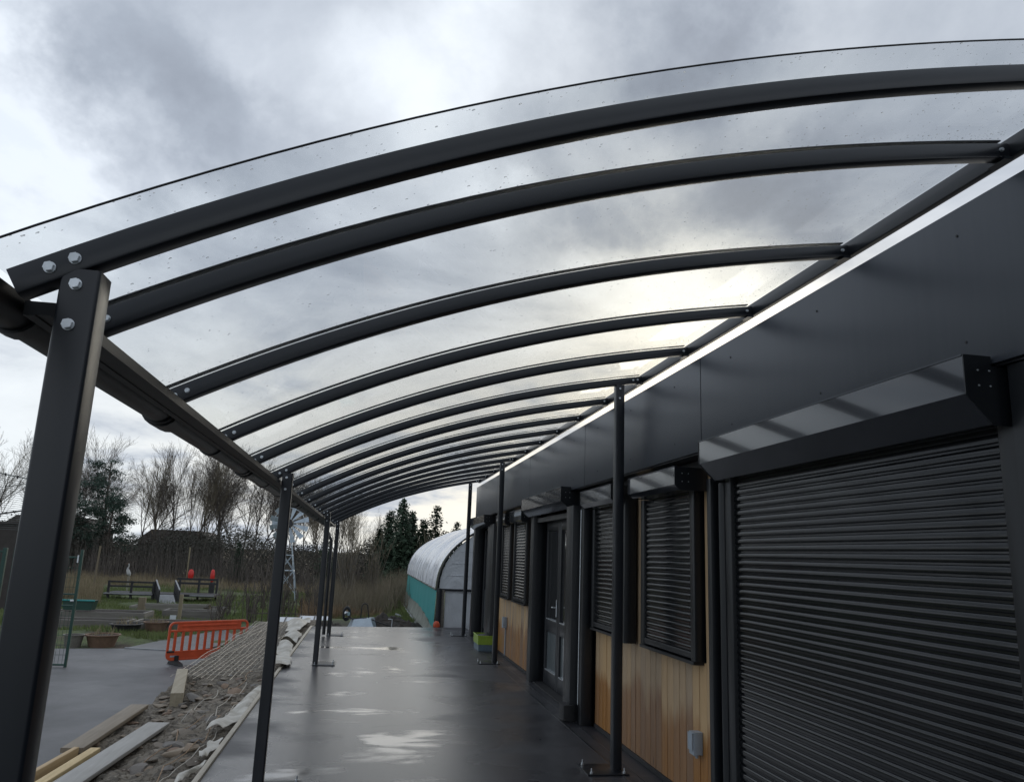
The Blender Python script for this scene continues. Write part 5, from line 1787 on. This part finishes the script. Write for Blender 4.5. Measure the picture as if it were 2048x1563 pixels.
def conifer(seed, H, Rb, n=34, mat='needle', base=0.08, ragged=0.3, per=150):
    rr = random.Random(seed)
    tr = MB().tube([(0, 0, -0.1), (0.02, 0, H * 0.5), (0, 0, H * 0.98)], [0.13, 0.08, 0.015], 6)
    cr = MB()
    for k in range(n):
        f = base + (1 - base) * k / n
        z = H * f
        R = Rb * (1 - f) ** 0.8 * rr.uniform(1 - ragged, 1 + ragged * 0.6) + 0.10
        a0 = rr.uniform(0, 6.28)
        for b in range(7):
            a = a0 + b * 6.2832 / 7 + rr.uniform(-0.3, 0.3)
            L = R * rr.uniform(0.7, 1.15)
            for c in range(max(4, int(per * L / (7 * 1.2)))):
                t = rr.random() ** 0.7
                x, y = L * t * math.cos(a), L * t * math.sin(a)
                zz = z - 0.22 * L * t + rr.gauss(0, 0.07)
                x += rr.gauss(0, 0.10)
                y += rr.gauss(0, 0.10)
                s = rr.uniform(0.07, 0.17)
                u = Vector((rr.gauss(0, 1), rr.gauss(0, 1), rr.gauss(0, 0.6))).normalized()
                v = u.orthogonal().normalized()
                C = Vector((x, y, zz))
                cr.poly([C + u * s, C - u * s * 0.4 + v * s * 0.55, C - u * s * 0.4 - v * s * 0.55])
    return tr, cr


def pine(seed, H, R, clumps=34):
    rr = random.Random(seed)
    tr = MB().tube([(0, 0, -0.1), (0.15, 0, H * 0.5), (0.05, 0, H)], [0.16, 0.11, 0.03], 6)
    cr = MB()
    br = []
    for k in range(clumps):
        f = 0.3 + 0.7 * (k + rr.random()) / clumps
        a = rr.uniform(0, 6.28)
        L = R * (1.15 - 0.75 * f) * rr.uniform(0.45, 1.1)
        c = Vector((L * math.cos(a), L * math.sin(a), H * f + 0.1 * L))
        tr.tube([(0.1, 0, H * f - 0.25), tuple(c)], [0.035, 0.012], 4)
        for _ in range(95):
            p = c + Vector((rr.gauss(0, 0.30), rr.gauss(0, 0.30), rr.gauss(0, 0.12)))
            u = Vector((rr.gauss(0, 1), rr.gauss(0, 1), abs(rr.gauss(0, 0.8)))).normalized()
            v = u.orthogonal().normalized()
            s = rr.uniform(0.07, 0.17)
            cr.poly([p + u * s, p - u * s * 0.4 + v * s * 0.35, p - u * s * 0.4 - v * s * 0.35])
    return tr, cr


def shrub(seed, H=3.0, stems=26, fan=0.42, r=0.02):
    rr = random.Random(seed)
    m, m2 = MB(), MB()
    for _ in range(stems):
        a = rr.uniform(0, 6.28)
        lean = rr.uniform(0.02, fan)
        p = Vector((rr.gauss(0, 0.12), rr.gauss(0, 0.12), -0.05))
        d = Vector((lean * math.cos(a), lean * math.sin(a), 1)).normalized()
        L = H * rr.uniform(0.55, 1.05)
        pts = [p]
        for k in range(5):
            d = (d + Vector((rr.gauss(0, 0.04), rr.gauss(0, 0.04), 0.01))).normalized()
            pts.append(pts[-1] + d * L / 5)
        m.tube(pts, [r, r * .85, r * .7, r * .5, r * .35, 0.006], 4, caps=False)
        for _ in range(7):
            i = rr.randint(1, 4)
            q = pts[i].lerp(pts[i + 1], rr.random())
            dd = (d + Vector((rr.gauss(0, .4), rr.gauss(0, .4), 0.2))).normalized()
            l = L * rr.uniform(0.12, 0.3)
            m2.tube([q, q + dd * l * 0.5, q + dd * l + Vector((0, 0, 0.05))], [0.010, 0.008, 0.006], 3, caps=False)
    return m, m2


def place_tree(proto, name, label, x, y, s, rz, group, kinds=('trunk', 'crown')):
    z = float(terr(x, y))
    t = bpy.data.objects.new(name, None)
    COL.objects.link(t)
    t.location = (x, y, z)
    t.rotation_euler = (0, 0, rz)
    t.scale = (s, s, s)
    t['label'] = label
    t['category'] = 'tree' if kinds[0] == 'trunk' else 'shrub'
    t['group'] = group
    for nm, me in zip(kinds, proto):
        o = bpy.data.objects.new(nm, me)
        COL.objects.link(o)
        o.parent = t
    return t


def build_trees():
    def P(pair, m1, m2):
        return (pair[0].mesh('trunk', MAT[m1], 180), pair[1].mesh('crown', MAT[m2], 180))
    bare = [P(bare_tree(20 + k, 8.0, sp, nb, up, wob, r), b, t) for k, (sp, nb, up, wob, r, b, t) in enumerate((
        (0.50, (15, 9, 6), 0.10, 0.06, 0.075, 'bark', 'twig'),
        (0.70, (14, 9, 7), 0.06, 0.09, 0.085, 'bark', 'twig'),
        (0.85, (14, 9, 7), 0.04, 0.11, 0.09, 'bark', 'twig'),
        (0.42, (17, 9, 5), 0.12, 0.05, 0.06, 'bark_pale', 'twig_olive'),
        (0.62, (16, 10, 6), -0.03, 0.08, 0.07, 'bark', 'twig'),
        (0.58, (14, 10, 6), 0.08, 0.10, 0.08, 'bark', 'twig_olive')))]
    rr = random.Random(77)
    # the tree line: x, y, height, variant; left to right
    line = [(-33, 66, 8.5, 1), (-31, 62, 7.5, 2), (-29.5, 67, 8.8, 0), (-27.5, 63, 8.0, 5), (-25.5, 66, 8.6, 1), (-23.4, 63, 8.2, 2),
            (-22.2, 65, 9.0, 0), (-21.2, 62, 7.9, 2), (-20.2, 67, 8.0, 4), (-17.6, 66, 7.2, 1), (-16.9, 62, 7.2, 2), (-16.2, 65, 8.1, 3), (-15.3, 63, 7.0, 5), (-14.6, 64, 8.6, 0), (-14.0, 67, 8.0, 3),
            (-13.3, 63, 8.7, 4), (-12.7, 66, 8.2, 0), (-12.1, 62, 7.9, 3), (-11.4, 65, 8.3, 1), (-10.7, 63, 7.8, 0), (-10.0, 67, 8.0, 5), (-9.2, 64, 8.0, 2), (-8.5, 62, 7.7, 1),
            (-7.8, 66, 7.8, 5), (-7.0, 63, 7.4, 0), (-6.2, 65, 7.4, 4), (-5.4, 62, 7.0, 1), (-4.6, 66, 7.4, 3), (-3.6, 63, 6.4, 5), (-2.6, 65, 6.6, 0), (-1.6, 63, 6.2, 3), (-0.6, 66, 5.6, 5), (0.6, 67, 5.0, 3)]
    kinds = ['slender bare tree in the tree line beyond the field', 'bare branching tree in the tree line beyond the field', 'broad bare tree in the tree line beyond the field',
             'pale slim bare tree in the tree line beyond the field', 'drooping bare birch in the tree line beyond the field', 'olive bare tree in the tree line beyond the field']
    def where(x):
        for lim, w in ((-29, 'the tree line left of the nearest post'), (-23.5, 'the tree line behind the nearest post'), (-19.5, 'the tree line beside the pines'),
                       (-15.8, 'the tree line just right of the pines'), (-13.2, 'the tree line behind the deck'), (-11.0, 'the tree line above the red lifebuoys'),
                       (-8.0, 'the tree line left of the second post'), (-5.0, 'the tree line beside the second post'), (-2.0, 'the tree line right of the windmill'), (99, 'the tree line behind the coppice')):
            if x < lim:
                return w
    for x, y, h, k in line:
        place_tree(bare[k], 'bare_tree', kinds[k].replace('the tree line beyond the field', where(x)), x, y, h / 8.0 * 0.86, rr.uniform(0, 6.28), 'bare trees of the tree line')
        if line.index((x, y, h, k)) % 2 == 0:
            continue
        place_tree(bare[(k + 2) % 6], 'bare_tree', kinds[(k + 2) % 6].replace('the tree line beyond the field', where(x).replace('the tree line', 'the farther row')), x + rr.uniform(-0.6, 0.9), y + rr.uniform(7, 11), h / 8.0 * rr.uniform(0.72, 0.9), rr.uniform(0, 6.28), 'bare trees of the tree line')
    by = {}
    for o in COL.objects:
        if o.get('category') == 'tree':
            by.setdefault(o['label'], []).append(o)
    for lab, os_ in by.items():
        if len(os_) == 2:
            os_.sort(key=lambda o: o.scale[0])
            os_[0]['label'] = 'shorter ' + lab
            os_[1]['label'] = 'taller ' + lab
    pines = [P(pine(3, 8.0, 2.1, 40), 'bark', 'pine'), P(pine(8, 6.6, 2.6, 46), 'bark', 'pine')]
    place_tree(pines[0], 'pine_tree', 'tallest pine with an open ragged top among the bare trees', -19.0, 61, 1.02, 0.4, 'pines in the tree line')
    place_tree(pines[1], 'pine_tree', 'broad dark pine left of the tallest pine', -20.6, 60, 1.0, 1.4, 'pines in the tree line')
    place_tree(pines[1], 'pine_tree', 'low dark pine right of the tallest pine', -17.7, 59, 0.78, 2.9, 'pines in the tree line')
    con = [P(conifer(5, 6.0, 1.7, 44, ragged=0.4, per=210), 'bark', 'needle'), P(conifer(6, 6.0, 1.6, 34, ragged=0.55, per=120), 'bark', 'needle'), P(conifer(7, 6.0, 1.6, 46, ragged=0.45, per=210), 'bark', 'needle')]
    for k, x, y, s, rz, lab in ((0, 1.45, 56, 0.92, 0.2, 'left dark spruce of the clump behind the tunnel'), (2, 2.25, 55, 1.04, 1.2, 'tallest dense spruce of the clump behind the tunnel'),
                                (0, 3.0, 56.5, 0.93, 2.2, 'spruce just right of the tallest one behind the tunnel'), (0, 3.75, 55, 0.82, 3.3, 'low bushy spruce in the middle of the clump'),
                                (0, 0.75, 57, 0.72, 3.9, 'lowest rounded spruce at the left end of the clump'),
                                (1, 4.75, 57, 1.02, 4.0, 'ragged open larch-like conifer at the right of the clump'), (1, 6.4, 58, 0.85, 5.0, 'conifer behind the ridge of the tunnel'),
                                (2, -9.0, 59, 0.5, 0.5, 'small dark conifer among the bare trees'), (1, -2.9, 58, 0.62, 1.5, 'small dark conifer left of the coppice')):
        place_tree(con[k], 'conifer', lab, x, y, s, rz, 'conifers of the tree line')
    # coppice and low shrubs
    sh = [P(shrub(31, 4.3, 34, 0.40, 0.03), 'bark_pale', 'twig_olive'), P(shrub(32, 1.4, 14, 0.5, 0.013), 'bark', 'twig'), P(shrub(33, 2.6, 30, 0.55, 0.016), 'bark_pale', 'twig_olive')]
    K = ('stems', 'twigs')
    place_tree(sh[0], 'coppice_shrub', 'tall fan of pale bare coppice stems beyond the last posts', -0.9, 44, 1.0, 0.3, 'bare shrubs', K)
    place_tree(sh[0], 'coppice_shrub', 'second fan of bare coppice stems close to the spruces', 0.35, 47, 0.85, 2.0, 'bare shrubs', K)
    place_tree(sh[2], 'coppice_shrub', 'olive bare shrub between spruces and tunnel', 3.6, 46, 1.15, 1.0, 'bare shrubs', K)
    for x, y, s, lab in ((-4.6, 27.5, 1.0, 'small bare sapling right behind the barrier'), (-3.9, 30, 1.2, 'bare shrub between barrier and second post'), (-5.2, 33, 1.0, 'small bare shrub in the grass left of the windmill'),
                         (-3.0, 33, 1.35, 'bare shrub below the windmill'), (-2.4, 36, 1.3, 'bare twiggy shrub in front of the coppice'), (-1.7, 31, 1.1, 'bare twiggy shrub beside the stick fence'), (-4.3, 36, 1.5, 'bare shrub at the left foot of the windmill')):
        place_tree(sh[1], 'bare_shrub', lab, x, y, s, rr.uniform(0, 6), 'bare shrubs', K)


def scatter(name, n, xf, yf, hf, wf, mat, lean=0.25, tris=1):
    x = xf(n)
    y = yf(n)
    keep = np.ones(n, bool)
    z = terr(x, y)
    h = hf(n)
    w = wf(n)
    a = RNG.uniform(0, 6.283, n)
    la = RNG.uniform(0, 6.283, n)
    le = RNG.uniform(0, lean, n) * h
    V = np.zeros((n, 3, 3))
    V[:, 0] = np.stack([x - w * np.cos(a), y - w * np.sin(a), z - 0.03], -1)
    V[:, 1] = np.stack([x + w * np.cos(a), y + w * np.sin(a), z - 0.03], -1)
    V[:, 2] = np.stack([x + le * np.cos(la), y + le * np.sin(la), z + h], -1)
    F = np.arange(3 * n).reshape(n, 3).tolist()
    o = part(name, new_mesh(name, V.reshape(-1, 3).tolist(), F, mat, 180, smooth=False), None)
    return struct(o, 'stuff')


def build_vegetation():
    def wedge(y, lo, hi):
        return None
    U = RNG.uniform
    # turf, thicker near; kept off the yard and the path
    n = 110000
    y = 22.3 + (53 - 22.3) * U(0, 1, n) ** 1.1
    x = U(-0.46, 0.02, n) * y
    # path corridor
    pc = np.interp(y, [21.6, 24.6, 27.6, 30.5], [-5.0, -4.3, -3.4, -2.3])
    ok = (np.abs(x - pc) > np.interp(y, [22, 31], [1.05, 0.55])) | (y > 31)
    ok &= ~((x > -1.9) & (y < 27))
    ok &= np.sin(x * 0.9 + 1.3 * np.sin(y * 0.5)) + np.sin(y * 1.1 + x * 0.4) > -0.55
    x, y = x[ok], y[ok]
    n = len(x)
    o = scatter('grass', n, lambda k: x, lambda k: y, lambda k: U(0.05, 0.17, k), lambda k: U(0.008, 0.02, k), MAT['grass'], 0.7)
    # rough straw-coloured reeds in front of the wood
    n = 17000
    y = U(50, 60, n)
    x = U(-0.52, -0.015, n) * y
    scatter('reeds', n, lambda k: x, lambda k: y, lambda k: U(0.25, 0.75, k) * (0.55 + 0.45 * np.sin(x * 0.8) ** 2), lambda k: U(0.008, 0.018, k), MAT['reed'], 0.35)
    n = 7000
    y = U(37, 48, n)
    x = U(-0.42, -0.30, n) * y
    scatter('reeds', n, lambda k: x, lambda k: y, lambda k: U(0.25, 0.7, k), lambda k: U(0.008, 0.018, k), MAT['reed'], 0.4)
    n = 9000
    y = U(27.5, 42, n)
    x = U(-0.075, 0.045, n) * y
    sel = (x + 0.02 * y < 1.2)
    x, y = x[sel], y[sel]
    n = len(x)
    scatter('bracken', n, lambda k: x, lambda k: y, lambda k: U(0.15, 0.75, k) * (0.55 + 0.45 * np.sin(x * 2.1 + y) * np.sin(y * 0.9)), lambda k: U(0.008, 0.022, k), MAT['bracken'], 0.9)
    n = 36000
    y = U(23, 55, n)
    x = U(-0.02, 0.075, n) * y
    x = np.minimum(x, np.where(y < 35, 1.45, 99))
    sel = (y > 30) | (x > 0.4)
    x, y = x[sel], y[sel]
    n = len(x)
    scatter('grass', n, lambda k: x, lambda k: y, lambda k: U(0.05, 0.2, k), lambda k: U(0.008, 0.02, k), MAT['grass'], 0.7)
    # dead stalks and brambles between the heaps and the spruces
    n = 7000
    y = U(30, 54, n)
    x = U(-0.06, 0.06, n) * y
    scatter('undergrowth', n, lambda k: x, lambda k: y, lambda k: U(0.3, 1.5, k), lambda k: U(0.005, 0.012, k), MAT['twig_olive'], 0.7)
    # dark thicket under the trees
    n = 190000
    y = U(58, 70, n)
    x = np.where(U(0, 1, n) < 0.8, U(-40, 10, n), U(10, 60, n))
    z0 = terr(x, y)
    top = 3.0 + 4.0 * sm(8, 14, x) + 0.5 * np.sin(x * 0.45) + 0.4 * np.sin(x * 1.3 + 1) + 0.3 * np.sin(y)  # right end, out of view, added tall to block low sky mirrored in roof
    z = z0 + top * U(0, 1, n) ** 0.9
    s = U(0.035, 0.11, n) * np.where(x > 10, 3.0, 1.0)
    d1 = RNG.normal(0, 1, (n, 3))
    d1 /= np.linalg.norm(d1, axis=1)[:, None]
    d2 = RNG.normal(0, 1, (n, 3))
    d2 /= np.linalg.norm(d2, axis=1)[:, None]
    C = np.stack([x, y, z], -1)
    V = np.stack([C + d1 * s[:, None], C + d2 * s[:, None], C - (d1 + d2) * s[:, None] * 0.6], 1).reshape(-1, 3)
    F = np.arange(3 * n).reshape(n, 3).tolist()
    struct(part('thicket', new_mesh('thicket', V.tolist(), F, MAT['thicket'], 180, smooth=False), None), 'stuff')
    # upright stems standing in front of the thicket
    n = 5200
    y = U(55, 60, n)
    x = U(-36, 3, n)
    scatter('undergrowth', n, lambda k: x, lambda k: y, lambda k: U(1.0, 3.4, k), lambda k: U(0.008, 0.018, k), MAT['twig'], 0.3)


build_ground()
build_building()
build_canopy()
add_walk_edges()
build_bank()
build_trees()
build_vegetation()
build_polytunnel()
build_wheelbarrow()
build_heap()
build_crates()
build_barrier()
build_gate()
build_mid()
